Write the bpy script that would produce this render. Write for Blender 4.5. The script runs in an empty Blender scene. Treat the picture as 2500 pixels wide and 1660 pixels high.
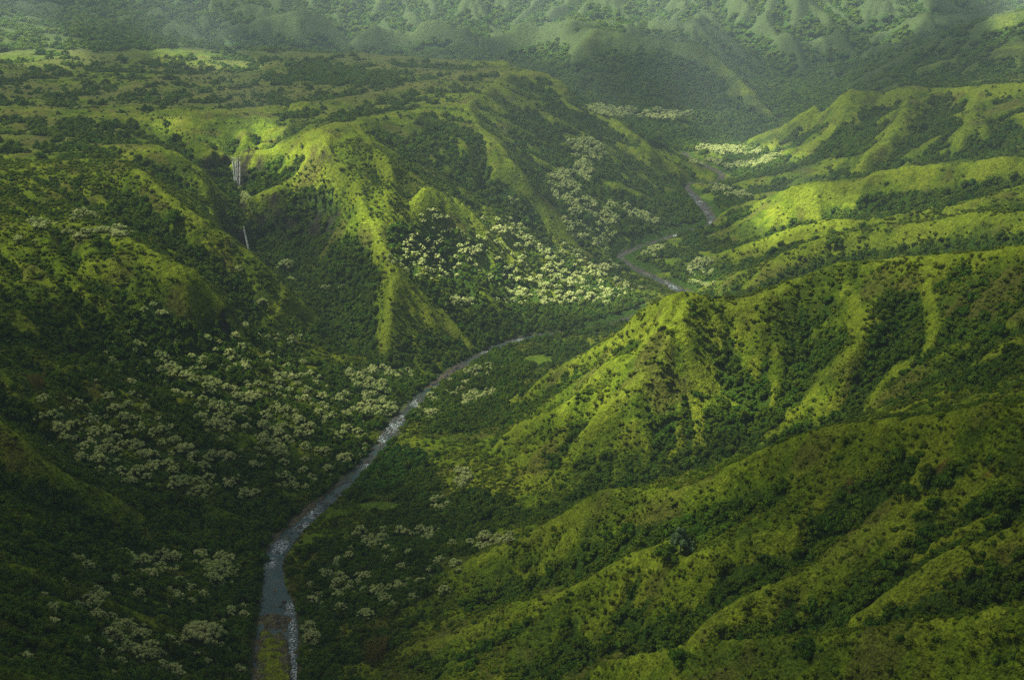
import bpy, math, random
import numpy as np
from mathutils import Vector
random.seed(7)
rng = np.random.default_rng(11)
R_ = math.radians
C = bpy.context.scene.collection

# ------------------------------------------------------------------ camera, sky, sun, exposure
CAM_H = 350.0
PITCH = R_(17.3)
cam_d = bpy.data.cameras.new('camera')
cam_d.sensor_width = 36.0
cam_d.lens = 36.0 * 2850.0 / 2361.0
cam_d.clip_start = 1.0
cam_d.clip_end = 40000.0
cam = bpy.data.objects.new('camera', cam_d)
C.objects.link(cam)
cam.location = (0, 0, CAM_H)
cam.rotation_euler = (math.pi / 2 - PITCH, 0, 0)
bpy.context.scene.camera = cam

SUN_EL = R_(57.0)
SUN_AZ = R_(-82.0)            # measured from +Y towards +X: the sun stands left of the view, beyond the valley
sun_dir = Vector((math.sin(SUN_AZ) * math.cos(SUN_EL), math.cos(SUN_AZ) * math.cos(SUN_EL), math.sin(SUN_EL)))
world = bpy.data.worlds.new('World')
bpy.context.scene.world = world
world.use_nodes = True
wn = world.node_tree
wn.nodes.clear()
sky = wn.nodes.new('ShaderNodeTexSky')
sky.sky_type = 'NISHITA'
sky.sun_disc = False
sky.sun_elevation = SUN_EL
sky.sun_rotation = SUN_AZ
sky.air_density = 1.0
sky.dust_density = 2.0
bg = wn.nodes.new('ShaderNodeBackground')
bg.inputs['Strength'].default_value = 0.05
wo = wn.nodes.new('ShaderNodeOutputWorld')
wn.links.new(sky.outputs[0], bg.inputs['Color'])
wn.links.new(bg.outputs[0], wo.inputs['Surface'])
sun_l = bpy.data.lights.new('sun', 'SUN')
sun_l.energy = 5.0
sun_l.angle = R_(0.6)
sun_l.color = (1.0, 0.94, 0.80)
sun = bpy.data.objects.new('sun', sun_l)
C.objects.link(sun)
sun.rotation_euler = sun_dir.to_track_quat('Z', 'Y').to_euler()
sun.location = (-500, 200, 3000)

sc = bpy.context.scene
sc.view_settings.view_transform = 'Standard'
sc.view_settings.look = 'None'
sc.view_settings.gamma = 1.0
sc.view_settings.use_curve_mapping = False
sc.view_settings.exposure = 2.1
sc.render.engine = 'CYCLES'
cy = sc.cycles
cy.max_bounces = 4
cy.diffuse_bounces = 2
cy.glossy_bounces = 1
cy.transmission_bounces = 2
cy.volume_bounces = 0
cy.transparent_max_bounces = 8
cy.sample_clamp_indirect = 4.0
cy.use_denoising = False
cy.denoiser = 'OPENIMAGEDENOISE'
cy.denoising_input_passes = 'RGB_ALBEDO_NORMAL'
cy.denoising_prefilter = 'ACCURATE'
cy.caustics_reflective = False
cy.caustics_refractive = False

# air and cloud settings: haze density, and how much sun the cloud deck lets through
HAZE = 0.0001
BASE_T = 0.31
LIGHTMAP = [   # bearing, depression, half sizes, turn, share of sun (gaps in the unseen cloud, and parts thickened to darken the foreground)
 (1300,0,1800,90,0,.95),(500,190,760,60,3,.26),(350,50,420,40,0,.45),(1180,1450,1700,260,0,.15),(250,1350,620,460,0,.03),(60,900,300,200,0,.08),(2250,1330,440,330,-20,.10),(1560,1190,330,100,-25,.26),(1350,1380,200,60,-20,.16),
 (1130,605,260,85,15,.82),(1300,660,140,30,15,.9),(990,580,70,50,0,1.0),
 (760,335,130,44,12,.97),(825,440,44,110,-25,.8),(640,345,110,28,0,.85),(500,316,36,24,0,1.0),
 (140,108,165,48,12,1.0),(560,142,110,20,8,.95),(640,155,50,14,0,.95),(240,150,60,10,0,.8),
 (1800,495,125,48,-25,1.0),(1930,475,60,44,0,.92),(1690,352,140,22,4,.95),(1760,388,120,18,-12,.8),(1560,665,60,20,20,.9),(1640,665,50,12,-15,.7),
 (1800,45,110,50,30,1.0),(1960,70,90,34,0,.9),(1720,10,60,34,0,.9),(2260,85,170,55,-22,.13),(1900,110,60,14,0,.8),
 (2080,270,130,34,-10,.5),(1560,850,220,160,0,.55),(1330,920,140,60,-35,.62),(1500,200,230,75,0,.14),(2200,150,220,70,-15,.15),(2180,260,240,50,0,.22),(1850,230,140,60,0,.35),(700,600,130,120,30,.22),(1300,250,140,100,30,.24),(1900,910,90,60,0,.5),
]

# ------------------------------------------------------------------ noise
def _hash(ix, iy, seed):
    n = (ix.astype(np.int64) * 374761393 + iy.astype(np.int64) * 668265263 + seed * 974634777) & 0xffffffff
    n = ((n ^ (n >> 13)) * 1274126177) & 0xffffffff
    return n ^ (n >> 16)
_G = np.array([[math.cos(a), math.sin(a)] for a in np.linspace(0, 2 * math.pi, 64, endpoint=False)], dtype=np.float32)
def perlin(x, y, seed=0):
    xf = np.floor(x); yf = np.floor(y)
    fx = (x - xf).astype(np.float32); fy = (y - yf).astype(np.float32)
    ix = xf.astype(np.int64); iy = yf.astype(np.int64)
    u = fx * fx * fx * (fx * (fx * 6 - 15) + 10); v = fy * fy * fy * (fy * (fy * 6 - 15) + 10)
    def g(a, b):
        h = (_hash(ix + a, iy + b, seed) & 63).astype(np.int64)
        return _G[h, 0] * (fx - a) + _G[h, 1] * (fy - b)
    n0 = g(0, 0) * (1 - u) + g(1, 0) * u
    n1 = g(0, 1) * (1 - u) + g(1, 1) * u
    return (n0 * (1 - v) + n1 * v) * 1.5
def fbm(x, y, wl, octs=4, seed=0, gain=0.5):
    s = np.zeros(np.shape(x), np.float32); a = 1.0; t = 0
    for o in range(octs):
        s += a * perlin(x / wl + 17.3 * o, y / wl - 9.1 * o, seed + o); t += a; a *= gain; wl *= 0.5
    return s / t * 1.4
def ridged(x, y, wl, octs=3, seed=0):
    s = np.zeros(np.shape(x), np.float32); a = 1.0; t = 0
    for o in range(octs):
        s += a * (1 - 2.2 * np.abs(perlin(x / wl + 5.3 * o, y / wl + 2.1 * o, seed + o))); t += a; a *= 0.5; wl *= 0.5
    return s / t
def smooth(a, b, x):
    t = np.clip((x - a) / (b - a), 0, 1)
    return t * t * (3 - 2 * t)

# ------------------------------------------------------------------ survey: sight lines from the camera station
# every survey point is (bearing u, depression v, elevation z): the sight line through it is cut at elevation z
CP, SP = math.cos(PITCH), math.sin(PITCH)
def place(u, v, z):
    x = (u - 1180.5) / 2850.0; t = (v - 784.0) / 2850.0
    dy = CP - t * SP; dz = -SP - t * CP
    k = (z - CAM_H) / dz
    return x * k, dy * k
def sight(X, Y, Z):
    d = Y * CP + (CAM_H - Z) * SP
    return 1180.5 + 2850.0 * X / d, 784.0 + 2850.0 * ((CAM_H - Z) * CP - Y * SP) / d, d
def fv(v):                                  # elevation of the far head wall at depression v
    return float(np.interp(v, [-20, 0, 30, 80, 115], [248, 222, 199, 165, 132]))

RIDGES = [
 # hill with the knob above the river, and its crest running off to the right
 [(1460,740,95),(1505,715,109),(1560,692,118),(1600,688,120),(1640,702,117),(1690,712,116),(1755,695,122),(1830,655,130),(1885,635,136),(1930,622,141),(2030,615,150),(2130,607,160),(2230,595,168),(2361,580,180)],
 [(1505,715,109),(1420,784,84),(1330,838,56),(1240,890,30),(1180,925,14)],
 [(1560,692,118),(1530,730,112),(1460,809,92),(1365,859,74),(1305,934,56),(1180,1004,25),(1130,1050,14)],
 [(1575,700,117),(1550,770,104),(1540,814,95),(1480,884,77),(1380,969,56),(1330,1040,38),(1290,1090,24)],
 [(1590,695,118),(1570,745,111),(1585,800,98),(1605,859,82),(1655,934,62),(1690,990,50)],
 [(1930,622,141),(1990,780,120),(1950,840,108),(1900,862,99),(1872,900,89),(1890,985,74)],
 [(2130,607,160),(2150,800,130),(2050,870,110),(2000,930,98)],
 # long crest B
 [(980,1355,12),(1100,1300,31),(1250,1230,53),(1370,1155,83),(1450,1143,92),(1600,1130,106),(1750,1060,126),(1850,1015,142),(2080,985,163),(2200,965,175),(2361,945,188)],
 [(1450,1143,92),(1405,1179,84),(1350,1212,72),(1280,1290,51),(1200,1350,31)],
 # crest C
 [(850,1568,5),(930,1515,12),(1000,1490,18),(1100,1450,27),(1180,1409,38),(1280,1381,52),(1345,1361,62),(1405,1324,70),(1440,1306,75),(1490,1304,80),(1540,1304,87),(1640,1285,99),(1700,1260,106),(1850,1240,118)],
 # crests F, E, D
 [(1580,1474,84),(1630,1444,90),(1705,1409,98),(1770,1374,103),(1830,1349,109),(1905,1304,118),(1980,1264,126),(2040,1244,132),(2150,1190,144),(2361,1100,168)],
 [(1960,1464,110),(2030,1394,124),(2105,1339,136),(2155,1314,141),(2230,1274,148),(2305,1244,154),(2361,1219,161)],
 [(1355,1568,56),(1455,1539,70),(1530,1519,82),(1605,1504,92),(1680,1501,100),(1780,1491,110),(1880,1486,120),(1960,1486,126),(2030,1469,134),(2130,1456,142),(2220,1456,148),(2290,1429,155),(2361,1409,160)],
 # right bank, further up the valley
 [(1610,678,20),(1655,655,36),(1730,630,56),(1810,595,76),(1855,575,85),(1900,562,92),(2000,550,103),(2150,525,122),(2361,500,148)],
 [(1640,600,33),(1750,570,60),(1880,530,88),(1945,512,98),(2040,505,107),(2145,490,119),(2361,450,142)],
 [(1650,512,28),(1680,490,40),(1780,465,68),(1850,440,95),(1920,435,98),(1980,430,102),(2030,405,115),(2130,395,126),(2230,385,136),(2361,365,152)],
 [(1850,440,95),(1860,470,82),(1890,505,70)],
 [(1920,437,97),(1950,465,86),(1965,490,78)],
 [(1720,330,48),(1790,310,72),(1880,250,112),(1950,225,135),(2030,222,142),(2100,215,152),(2200,212,160),(2361,200,180)],
 [(2100,215,152),(2080,270,132),(2040,330,108),(1990,378,93)],
 [(1950,225,135),(1930,280,108),(1890,330,84),(1830,375,62)],
 [(2250,208,166),(2240,270,146),(2210,330,126)],
 [(1860,280,56),(1900,240,75),(1980,180,115),(2080,130,160),(2150,95,190),(2250,60,220),(2361,30,250)],
 [(1900,262,70),(2040,180,125),(2150,150,160),(2250,125,180),(2361,105,200)],
 # left bank spurs
 [(280,370,160),(320,410,153),(380,460,141),(430,500,130),(480,535,119),(540,570,105),(600,615,90),(645,660,76),(690,700,58),(720,725,42),(748,775,26)],
 [(650,672,70),(630,740,52),(610,790,42)],
 [(360,340,154),(400,360,150),(440,390,138),(468,440,124),(495,500,108)],
 [(150,520,138),(270,555,130),(320,575,126),(380,605,118),(430,635,110),(480,660,102),(520,670,96),(550,695,88)],
 [(190,620,119),(280,605,121),(340,630,113),(400,660,105),(460,700,95)],
 [(0,655,118),(60,655,116),(100,665,112),(130,695,107)],
 [(0,700,112),(40,750,101),(60,800,92)],
 [(0,984,100),(75,1064,85),(140,1104,72),(200,1134,60),(260,1154,50),(330,1195,36)],
 [(740,315,166),(750,350,156),(780,390,145),(810,430,132),(830,480,120),(860,525,105),(880,575,90),(915,635,73),(950,670,60),(995,700,46),(1040,750,30),(1090,805,12)],
 [(915,635,73),(900,700,56),(890,760,38),(882,820,20)],
 [(560,486,96),(590,465,104),(640,455,112)],
 [(810,290,168),(850,340,160),(900,395,148),(950,430,138),(1050,465,115),(1080,490,105),(1140,560,76),(1220,640,43),(1300,710,20)],
 [(1075,245,165),(1110,310,150),(1180,390,125),(1250,480,86),(1330,560,46),(1400,600,26)],
 [(1180,165,166),(1250,180,160),(1290,210,145),(1310,250,128),(1395,280,108),(1460,320,88),(1510,360,68),(1550,395,48),(1578,428,33)],
 # plateau rim and swells
 [(470,366,136),(510,365.5,133),(545,365,132),(590,366,133),(640,350,142),(700,325,156),(740,315,166),(810,290,168),(950,262,168),(1075,245,165),(1140,200,166),(1180,165,166)],
 [(0,250,172),(150,262,170),(300,272,167),(600,255,168),(900,215,172),(1100,170,171)],
 [(0,125,190),(150,120,191),(300,140,184),(480,112,186),(560,118,183),(700,122,180),(1000,140,173),(1180,150,170)],
 [(0,400,158),(150,380,158),(280,370,150)],
 [(0,540,140),(150,520,138)],
 # hills behind
 [(0,50,207),(200,30,222),(420,30,222),(560,55,202),(640,38,217),(700,26,228),(900,18,236),(1100,28,228),(1250,45,210),(1355,92,186)],
 [(650,38,217),(690,85,176),(745,116,147)],
 [(870,20,235),(880,80,177),(945,140,118)],
 [(870,70,186),(815,125,132)],
 [(1070,28,228),(1095,85,172),(1150,132,124)],
 [(960,40,214),(1045,112,140)],
 [(1200,40,212),(1230,90,165),(1250,130,128)],
 [(1320,95,184),(1420,88,188),(1520,95,184),(1605,104,180),(1655,125,166),(1700,180,128),(1740,220,103),(1790,268,70),(1815,290,54)],
 [(1420,88,188),(1400,150,140),(1370,215,98)],
 [(1560,98,182),(1530,170,128),(1500,240,84)],
 [(1640,115,172),(1620,200,108),(1600,290,62)],
]
for pts in ([(1560,-20),(1590,20),(1650,60),(1720,105)], [(1700,-20),(1725,15),(1790,50),(1850,100)], [(1850,-20),(1890,25),(1960,60),(2010,105)], [(2000,-20),(2060,20),(2120,60)], [(2150,-20),(2210,25),(2260,50)], [(1400,-20),(1440,30),(1500,80)]):
    RIDGES.append([(u, v, fv(v) + 16) for u, v in pts])
GULLIES = [
 [(2361,900,150),(2100,930,112),(1900,1003,72),(1750,1052,52),(1650,1085,42),(1500,1130,32),(1380,1160,25),(1200,1195,17),(1000,1240,9),(820,1280,4)],
 [(1440,815,80),(1400,840,74),(1300,900,49),(1200,960,19)],
 [(1520,790,94),(1470,850,78),(1370,930,53),(1270,1010,27)],
 [(1565,800,96),(1570,860,82),(1560,950,63),(1540,1040,44)],
 [(1755,745,111),(1740,800,99),(1730,900,75),(1740,980,58),(1700,1050,46)],
 [(2060,800,116),(2010,850,106),(1982,900,96),(1962,990,82)],
 [(1850,740,112),(1840,850,90),(1835,960,68)],
 [(1700,1200,101),(1560,1240,86),(1450,1250,76),(1350,1310,56),(1250,1370,38),(1100,1420,17)],
 [(1950,1230,118),(1830,1310,106),(1700,1375,92),(1600,1425,80),(1500,1465,66),(1400,1500,54),(1300,1545,40),(1200,1580,28)],
 [(2361,1170,160),(2200,1250,146),(2080,1300,133),(1980,1380,118),(1900,1440,105),(1800,1478,96),(1700,1505,88),(1600,1532,78),(1480,1560,58),(1380,1590,46)],
 [(2361,1395,145),(2200,1440,129),(2080,1450,121),(1980,1478,111)],
 [(2500,1750,136),(1900,1750,96),(1300,1750,52),(1000,1750,25),(700,1750,0)],
 [(2500,2300,110),(1900,2300,70),(1300,2300,30),(700,2300,0),(0,2300,60)],
 [(2361,572,127),(2130,600,97),(2030,610,83),(1900,627,69),(1800,670,53),(1700,706,40),(1640,697,28),(1600,686,18)],
 [(2361,492,136),(2150,520,106),(2000,545,87),(1855,572,69),(1730,618,42),(1640,655,24)],
 [(2361,445,118),(2100,492,88),(1960,507,70),(1870,526,58),(1750,560,40),(1640,590,25)],
 [(2361,360,118),(2230,380,104),(2130,390,92),(2030,401,80),(1980,426,70),(1900,431,60),(1780,446,44),(1690,452,36)],
 [(2361,180,163),(2050,203,117),(1930,238,82),(1855,292,54)],
 [(1930,265,98),(1880,300,80),(1800,365,52)],
 [(2030,260,118),(1990,320,98),(1930,370,76)],
 [(2160,260,134),(2130,320,112),(2090,368,104)],
 # valley floor and flats
 [(690,1420,1),(700,1330,3),(760,1240,4),(860,1190,6),(960,1120,8),(1060,1080,12),(1120,1062,13),(1170,980,12),(1230,905,11),(1330,830,13),(1420,768,14)],
 [(1570,352,38),(1700,336,42),(1780,320,47),(1800,292,51),(1830,252,61),(1840,220,70),(1820,190,80)],
 [(1760,250,62),(1770,215,72),(1740,185,84)],
 [(1900,215,72),(1960,180,86),(2000,150,104)],
 [(1650,440,30),(1680,400,34),(1720,360,40)],
 [(1350,78,168),(1500,97,150),(1650,118,130),(1800,128,124),(1950,118,129),(2050,97,148),(2200,72,172),(2361,50,196)],
 [(1700,150,104),(1850,165,100),(1950,150,110)],
 # left bank
 [(0,1300,76),(200,1300,44),(400,1292,17),(560,1282,4)],
 [(0,1568,86),(200,1568,52),(400,1568,22),(550,1568,3)],
 [(60,1000,64),(200,1090,45),(350,1160,27),(520,1210,11),(600,1248,3)],
 [(60,905,84),(150,882,79),(300,842,66),(420,832,58),(480,800,58)],
 [(475,782,63),(530,788,59),(558,780,57),(600,810,44),(680,850,30),(760,880,21),(860,905,11)],
 [(250,470,140),(300,490,130),(400,560,113),(480,603,99),(560,652,81),(600,702,66),(640,762,48),(680,802,37),(720,842,29)],
 [(500,429,104),(545,431,99.5),(590,428,101)],
 [(552,445,98),(556,480,92),(561,526,88)],
 [(577,587,61),(620,620,53),(670,660,44),(720,705,36),(780,785,22),(850,830,14),(940,872,8)],
 [(850,400,142),(900,470,116),(960,560,84),(1030,640,54),(1100,720,30),(1170,776,12)],
 [(950,320,153),(1050,400,125),(1130,470,98),(1230,560,62),(1330,640,30),(1430,728,14)],
 [(1200,260,142),(1260,330,112),(1330,400,85),(1400,470,58),(1450,540,34),(1440,578,22)],
 [(620,143,125),(800,146,119),(1000,151,111),(1160,159,104),(1220,168,100),(1300,205,99),(1380,250,82),(1480,300,62),(1560,345,41)],
 [(250,70,186),(400,95,176),(520,112,165),(620,143,125)],
 [(650,300,155),(610,330,144),(565,358,134),(548,364,131.5)],
 [(700,230,165),(660,270,160),(650,300,155)],
 [(800,50,190),(802,105,142),(810,140,120)],
 [(1000,50,190),(1005,115,134)],
 [(740,60,186),(765,110,140)],
 [(1160,60,178),(1190,120,125)],
 [(2900,-236,600),(2000,-236,600),(1200,-236,560),(400,-236,500),(-500,-236,460)],
]
WALLS = [   # rock bands: rim and foot almost above each other
 [(500,366,134),(545,365,132),(592,366,133)],
 [(556,523,89),(580,500,94),(640,492,97),(700,497,96),(758,505,95)],
 [(558,592,61),(590,560,70),(640,552,73),(700,556,74),(750,560,75)],
]
RIVER_MID = [(628,1640,-0.6),(632,1568,-.3),(640,1430,0),(632,1350,.6),(630,1300,1),(650,1250,1.5),(700,1195,2),(755,1150,2.6),(800,1110,3.2),(860,1050,4),(905,990,5),(935,950,5.6),(985,900,6.5),(1045,855,7.5),(1110,818,8.5),(1160,794,9.5),(1235,775,10.5),(1300,768,11.5),(1370,756,12.3),(1430,742,13),(1500,715,14.5),(1580,682,16),(1558,665,16.6),(1530,650,17.2),(1495,634,18),(1465,620,19),(1438,603,20),(1432,590,20.6),(1470,573,21.6),(1520,556,22.6),(1560,542,23.2),(1600,531,24),(1636,522,24.8),(1640,505,25.6),(1625,480,27),(1602,455,28.6),(1581,430,30),(1605,424,30.4),(1650,422,30.8),(1664,405,32),(1640,390,33.6),(1600,370,36),(1572,352,38)]
RIVER_HW = [10,10,9.5,5.8,5.2,6.6,6.5,5.5,5,4.5,5.5,5.2,4.5,4.2,4.2,5,5,3.2,3,3,4,5,5,4.5,4,3,2.5,2.5,3,3,3,3,3.5,4.2,4.8,4.5,3.5,2.5,2.5,3,3,3,3]
RIVER_HW = [w * (.9 if i < 17 else 1.0) for i, w in enumerate(RIVER_HW)]

def extend(line):
    l = [tuple(map(float, p)) for p in line]
    a, b = l[-2], l[-1]
    if b[0] >= 2360 and b[0] - a[0] > 1:
        k = 420 / (b[0] - a[0]); l.append((b[0] + 420, b[1] + (b[1] - a[1]) * k * .7, b[2] + (b[2] - a[2]) * k * .5))
    a, b = l[1], l[0]
    if b[0] >= 2360 and b[0] - a[0] > 1:
        k = 420 / (b[0] - a[0]); l.insert(0, (b[0] + 420, b[1] + (b[1] - a[1]) * k * .7, b[2] + (b[2] - a[2]) * k * .5))
    elif b[0] <= 0.5:
        k = 420 / (a[0] - b[0]); l.insert(0, (b[0] - 420, b[1] + (b[1] - a[1]) * k * .5, b[2] + (b[2] - a[2]) * k * .5))
    return l

def resample(xyz, step):
    xyz = np.asarray(xyz, float); out = []
    for i in range(len(xyz) - 1):
        a, b = xyz[i], xyz[i + 1]
        n = max(2, int(np.hypot(*(b - a)[:2]) / step) + 1)
        t = np.linspace(0, 1, n, endpoint=False)[:, None]
        out.append(a + (b - a) * t)
    out.append(xyz[-1:])
    return np.vstack(out)
def to_world(line):
    return [(*place(u, v, z), z) for u, v, z in line]

# ------------------------------------------------------------------ terrain grid (bearing x log distance)
TH0, TH1 = -0.66, 0.66
LR0, LR1 = math.log(215.0), math.log(9500.0)
NT, NR = 1089, 1409                            # fine grid
NTc, NRc = 545, 705                            # survey / erosion grid
def grid_xy(nt, nr):
    th = np.linspace(TH0, TH1, nt); lr = np.linspace(LR0, LR1, nr)
    T, L = np.meshgrid(th, lr)
    Rr = np.exp(L)
    return Rr * np.sin(T), Rr * np.cos(T), Rr
def g_index(x, y, nt, nr):
    R = np.hypot(x, y); t = np.arctan2(x, y)
    return (t - TH0) / (TH1 - TH0) * (nt - 1), (np.log(R) - LR0) / (LR1 - LR0) * (nr - 1)

def bend(w, step=4.0):        # a smooth wandering version of a world polyline (Catmull-Rom)
    P = np.asarray(w, float); P = np.vstack([2 * P[0] - P[1], P, 2 * P[-1] - P[-2]]); out = []
    for i in range(1, len(P) - 2):
        p0, p1, p2, p3 = P[i - 1:i + 3]
        n = max(3, int(np.hypot(*(p2 - p1)[:2]) / step) + 1)
        t = np.linspace(0, 1, n, endpoint=False)[:, None]
        out.append(0.5 * ((2 * p1) + (-p0 + p2) * t + (2 * p0 - 5 * p1 + 4 * p2 - p3) * t ** 2 + (-p0 + 3 * p1 - 3 * p2 + p3) * t ** 3))
    out.append(P[-2:-1])
    return np.vstack(out)

river = bend([(*p, h) for p, h in zip(to_world(RIVER_MID), RIVER_HW)], 3.0)      # x, y, z, half width
cons = []
for l in RIDGES + GULLIES + WALLS:
    cons.append(bend(to_world(extend(l)), 2.0))
allc = np.vstack(cons)
rx, ry, rz, rh = river.T
dxr = np.gradient(rx); dyr = np.gradient(ry); nl = np.hypot(dxr, dyr) + 1e-9
nxr, nyr = dyr / nl, -dxr / nl
for s in (-1.25, -1, -.5, 0, .5, 1, 1.25):
    allc = np.vstack([allc, np.stack([rx + nxr * rh * s, ry + nyr * rh * s, rz], 1)])

def solve():
    z = None
    for lev in (32, 16, 8, 4, 2, 1):
        nt = (NTc - 1) // lev + 1; nr = (NRc - 1) // lev + 1
        i, j = g_index(allc[:, 0], allc[:, 1], nt, nr)
        ii = np.rint(i).astype(int); jj = np.rint(j).astype(int)
        ok = (ii >= 0) & (ii < nt) & (jj >= 0) & (jj < nr)
        s = np.zeros((nr, nt)); c = np.zeros((nr, nt))
        np.add.at(s, (jj[ok], ii[ok]), allc[ok, 2]); np.add.at(c, (jj[ok], ii[ok]), 1)
        m = c > 0; val = np.where(m, s / np.maximum(c, 1), 0)
        if z is None:
            z = np.full((nr, nt), val[m].mean())
        else:
            a = np.linspace(0, z.shape[0] - 1, nr); b = np.linspace(0, z.shape[1] - 1, nt)
            a0 = np.minimum(a.astype(int), z.shape[0] - 2); b0 = np.minimum(b.astype(int), z.shape[1] - 2)
            fa = (a - a0)[:, None]; fb = (b - b0)[None]
            z = (z[a0][:, b0] * (1 - fa) + z[a0 + 1][:, b0] * fa) * (1 - fb) + (z[a0][:, b0 + 1] * (1 - fa) + z[a0 + 1][:, b0 + 1] * fa) * fb
        z[m] = val[m]
        wt = 1 / ((TH1 - TH0) / (nt - 1)) ** 2; wl = 1 / ((LR1 - LR0) / (nr - 1)) ** 2
        J, I = np.indices((nr, nt)); red = ((I + J) % 2 == 0) & ~m; blk = ((I + J) % 2 == 1) & ~m
        for it in range(400 if lev >= 8 else (160 if lev > 1 else 60)):
            for k in (red, blk):
                p = np.pad(z, 1, mode='edge')
                n = (wt * (p[1:-1, :-2] + p[1:-1, 2:]) + wl * (p[:-2, 1:-1] + p[2:, 1:-1])) / (2 * (wt + wl))
                z = np.where(k, z + 1.6 * (n - z), z)
    return z, m
zc, fixed = solve()
Xc, Yc, Rc = grid_xy(NTc, NRc)

def blur(a, n, it=2):
    for _ in range(it):
        for ax in (0, 1):
            p = np.pad(a, [(n + 1, n) if k == ax else (0, 0) for k in (0, 1)], mode='edge')
            c = np.cumsum(p, axis=ax)
            a = (c[2 * n + 1:] - c[:-2 * n - 1]) / (2 * n + 1) if ax == 0 else (c[:, 2 * n + 1:] - c[:, :-2 * n - 1]) / (2 * n + 1)
    return a

def river_dist(X, Y):
    """distance to the river line and the half width and level there, near the river only"""
    D = np.full(X.shape, 1e4); H = np.zeros(X.shape); Z = np.zeros(X.shape)
    Xf, Yf = X.ravel(), Y.ravel(); Df, Hf, Zf = D.ravel(), H.ravel(), Z.ravel()
    for k in range(0, len(river) - 1, 24):
        seg = river[k:k + 25]
        x0, x1 = seg[:, 0].min() - 60, seg[:, 0].max() + 60; y0, y1 = seg[:, 1].min() - 60, seg[:, 1].max() + 60
        idx = np.nonzero((Xf > x0) & (Xf < x1) & (Yf > y0) & (Yf < y1))[0]
        for a, b in zip(seg[:-1:1], seg[1::1]):
            d = b[:2] - a[:2]; L2 = (d ** 2).sum() + 1e-9
            t = np.clip(((Xf[idx] - a[0]) * d[0] + (Yf[idx] - a[1]) * d[1]) / L2, 0, 1)
            dd = np.hypot(Xf[idx] - a[0] - d[0] * t, Yf[idx] - a[1] - d[1] * t)
            better = dd < Df[idx]; w = idx[better]
            Df[w] = dd[better]; Hf[w] = (a[3] + (b[3] - a[3]) * t)[better]; Zf[w] = (a[2] + (b[2] - a[2]) * t)[better]
    return Df.reshape(X.shape), Hf.reshape(X.shape), Zf.reshape(X.shape)

def spots(lst, U=None, V=None):
    U = Ug if U is None else U; V = Vg if V is None else V
    m = np.zeros(U.shape, np.float32)
    for e in lst:
        u, v, a, b = e[:4]; ang = R_(e[4]) if len(e) > 4 else 0.0; w = e[5] if len(e) > 5 else 1.0
        du = U - u; dv = V - v
        p = (du * math.cos(ang) + dv * math.sin(ang)) / a; q = (-du * math.sin(ang) + dv * math.cos(ang)) / b
        m = np.maximum(m, w * smooth(1.35, .65, p * p + q * q))
    return m

# knobbly relief, then running water cuts the rills
z0 = zc.copy()
gy, gx = np.gradient(z0)
cellx = Rc * (TH1 - TH0) / (NTc - 1); celly = Rc * (LR1 - LR0) / (NRc - 1)
slope = np.hypot(gx / cellx, gy / celly)
sl = blur(slope, 3)
rdc, rhc, rzc = river_dist(Xc, Yc)
free = smooth(1.0, 2.6, rdc / np.maximum(rhc, 4)) * (1 - np.clip(blur(fixed.astype(float), 1), 0, 1) * .6)
amp = np.clip(sl * 1.6, 0.12, 1.0) * free * np.clip(Rc / 900, .55, 2.6)
z1 = z0 + amp * (7.0 * fbm(Xc, Yc, 85, 4, 3) + 5.0 * (ridged(Xc, Yc, 75, 3, 9)) - 1.5)
far = smooth(2200, 3200, Rc)
z1 += smooth(1300, 1700, Rc) * free * 7 * fbm(Xc, Yc, 260, 3, 15)
ufar, vfar, _ = sight(Xc, Yc, z0)
calm = 1 - spots([(1850,215,190,60,0),(1790,290,60,60,0)], ufar, vfar)
wx = 50 * fbm(Xc, Yc, 260, 3, 5)
flute = ridged(Xc + wx, Yc * .34 + wx * .5, 210, 4, 21)
z1 += far * free * calm * (19 * (flute - .1) + 14 * fbm(Xc, Yc, 500, 2, 33)) * np.clip(.25 + sl * 1.4, 0, 1.3)

def erode(z, n_it, K, cap, m_exp):
    nr, nt = z.shape; N = nr * nt
    offs = [(-1, -1), (-1, 0), (-1, 1), (0, -1), (0, 1), (1, -1), (1, 0), (1, 1)]
    area0 = (cellx * celly).ravel()
    for it in range(n_it):
        zp = np.pad(z, 1, mode='edge')
        best = np.zeros(z.shape); rec = np.arange(N).reshape(nr, nt).copy(); dist = np.ones(z.shape)
        base = np.arange(N).reshape(nr, nt)
        for dj, di in offs:
            q = zp[1 + dj:1 + dj + nr, 1 + di:1 + di + nt]
            dd = np.hypot(cellx * di, celly * dj)
            s = (z - q) / dd
            if dj == -1: s[0] = -1
            if dj == 1: s[-1] = -1
            if di == -1: s[:, 0] = -1
            if di == 1: s[:, -1] = -1
            k = s > best
            best[k] = s[k]; rec[k] = (base + dj * nt + di)[k]; dist[k] = dd[k]
        order = np.argsort(z.ravel(), kind='stable')
        A = area0.tolist(); rl = rec.ravel().tolist()
        for i in order[::-1].tolist():
            r = rl[i]
            if r != i: A[r] += A[i]
        A = np.array(A)
        F = K * np.minimum(A, cap * (np.maximum(Rc.ravel() / 900, .6)) ** 2) ** m_exp / dist.ravel() * np.clip(free.ravel(), .1, 1)
        Fl = F.tolist(); zl = z.ravel().tolist()
        for i in order.tolist():
            r = rl[i]
            if r != i: zl[i] = (zl[i] + Fl[i] * zl[r]) / (1 + Fl[i])
        z = np.array(zl).reshape(nr, nt)
        z = z * .8 + .2 * blur(z, 1, 1)
        z = z + amp * (.9 * fbm(Xc, Yc, 24 + 9 * it, 2, 100 + it))
    return z, A.reshape(z.shape)
zz = z1
z2, Acc = erode(z1, 8, 0.11 * (1 + 2.0 * far.ravel()), 5000.0, 0.5)
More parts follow.
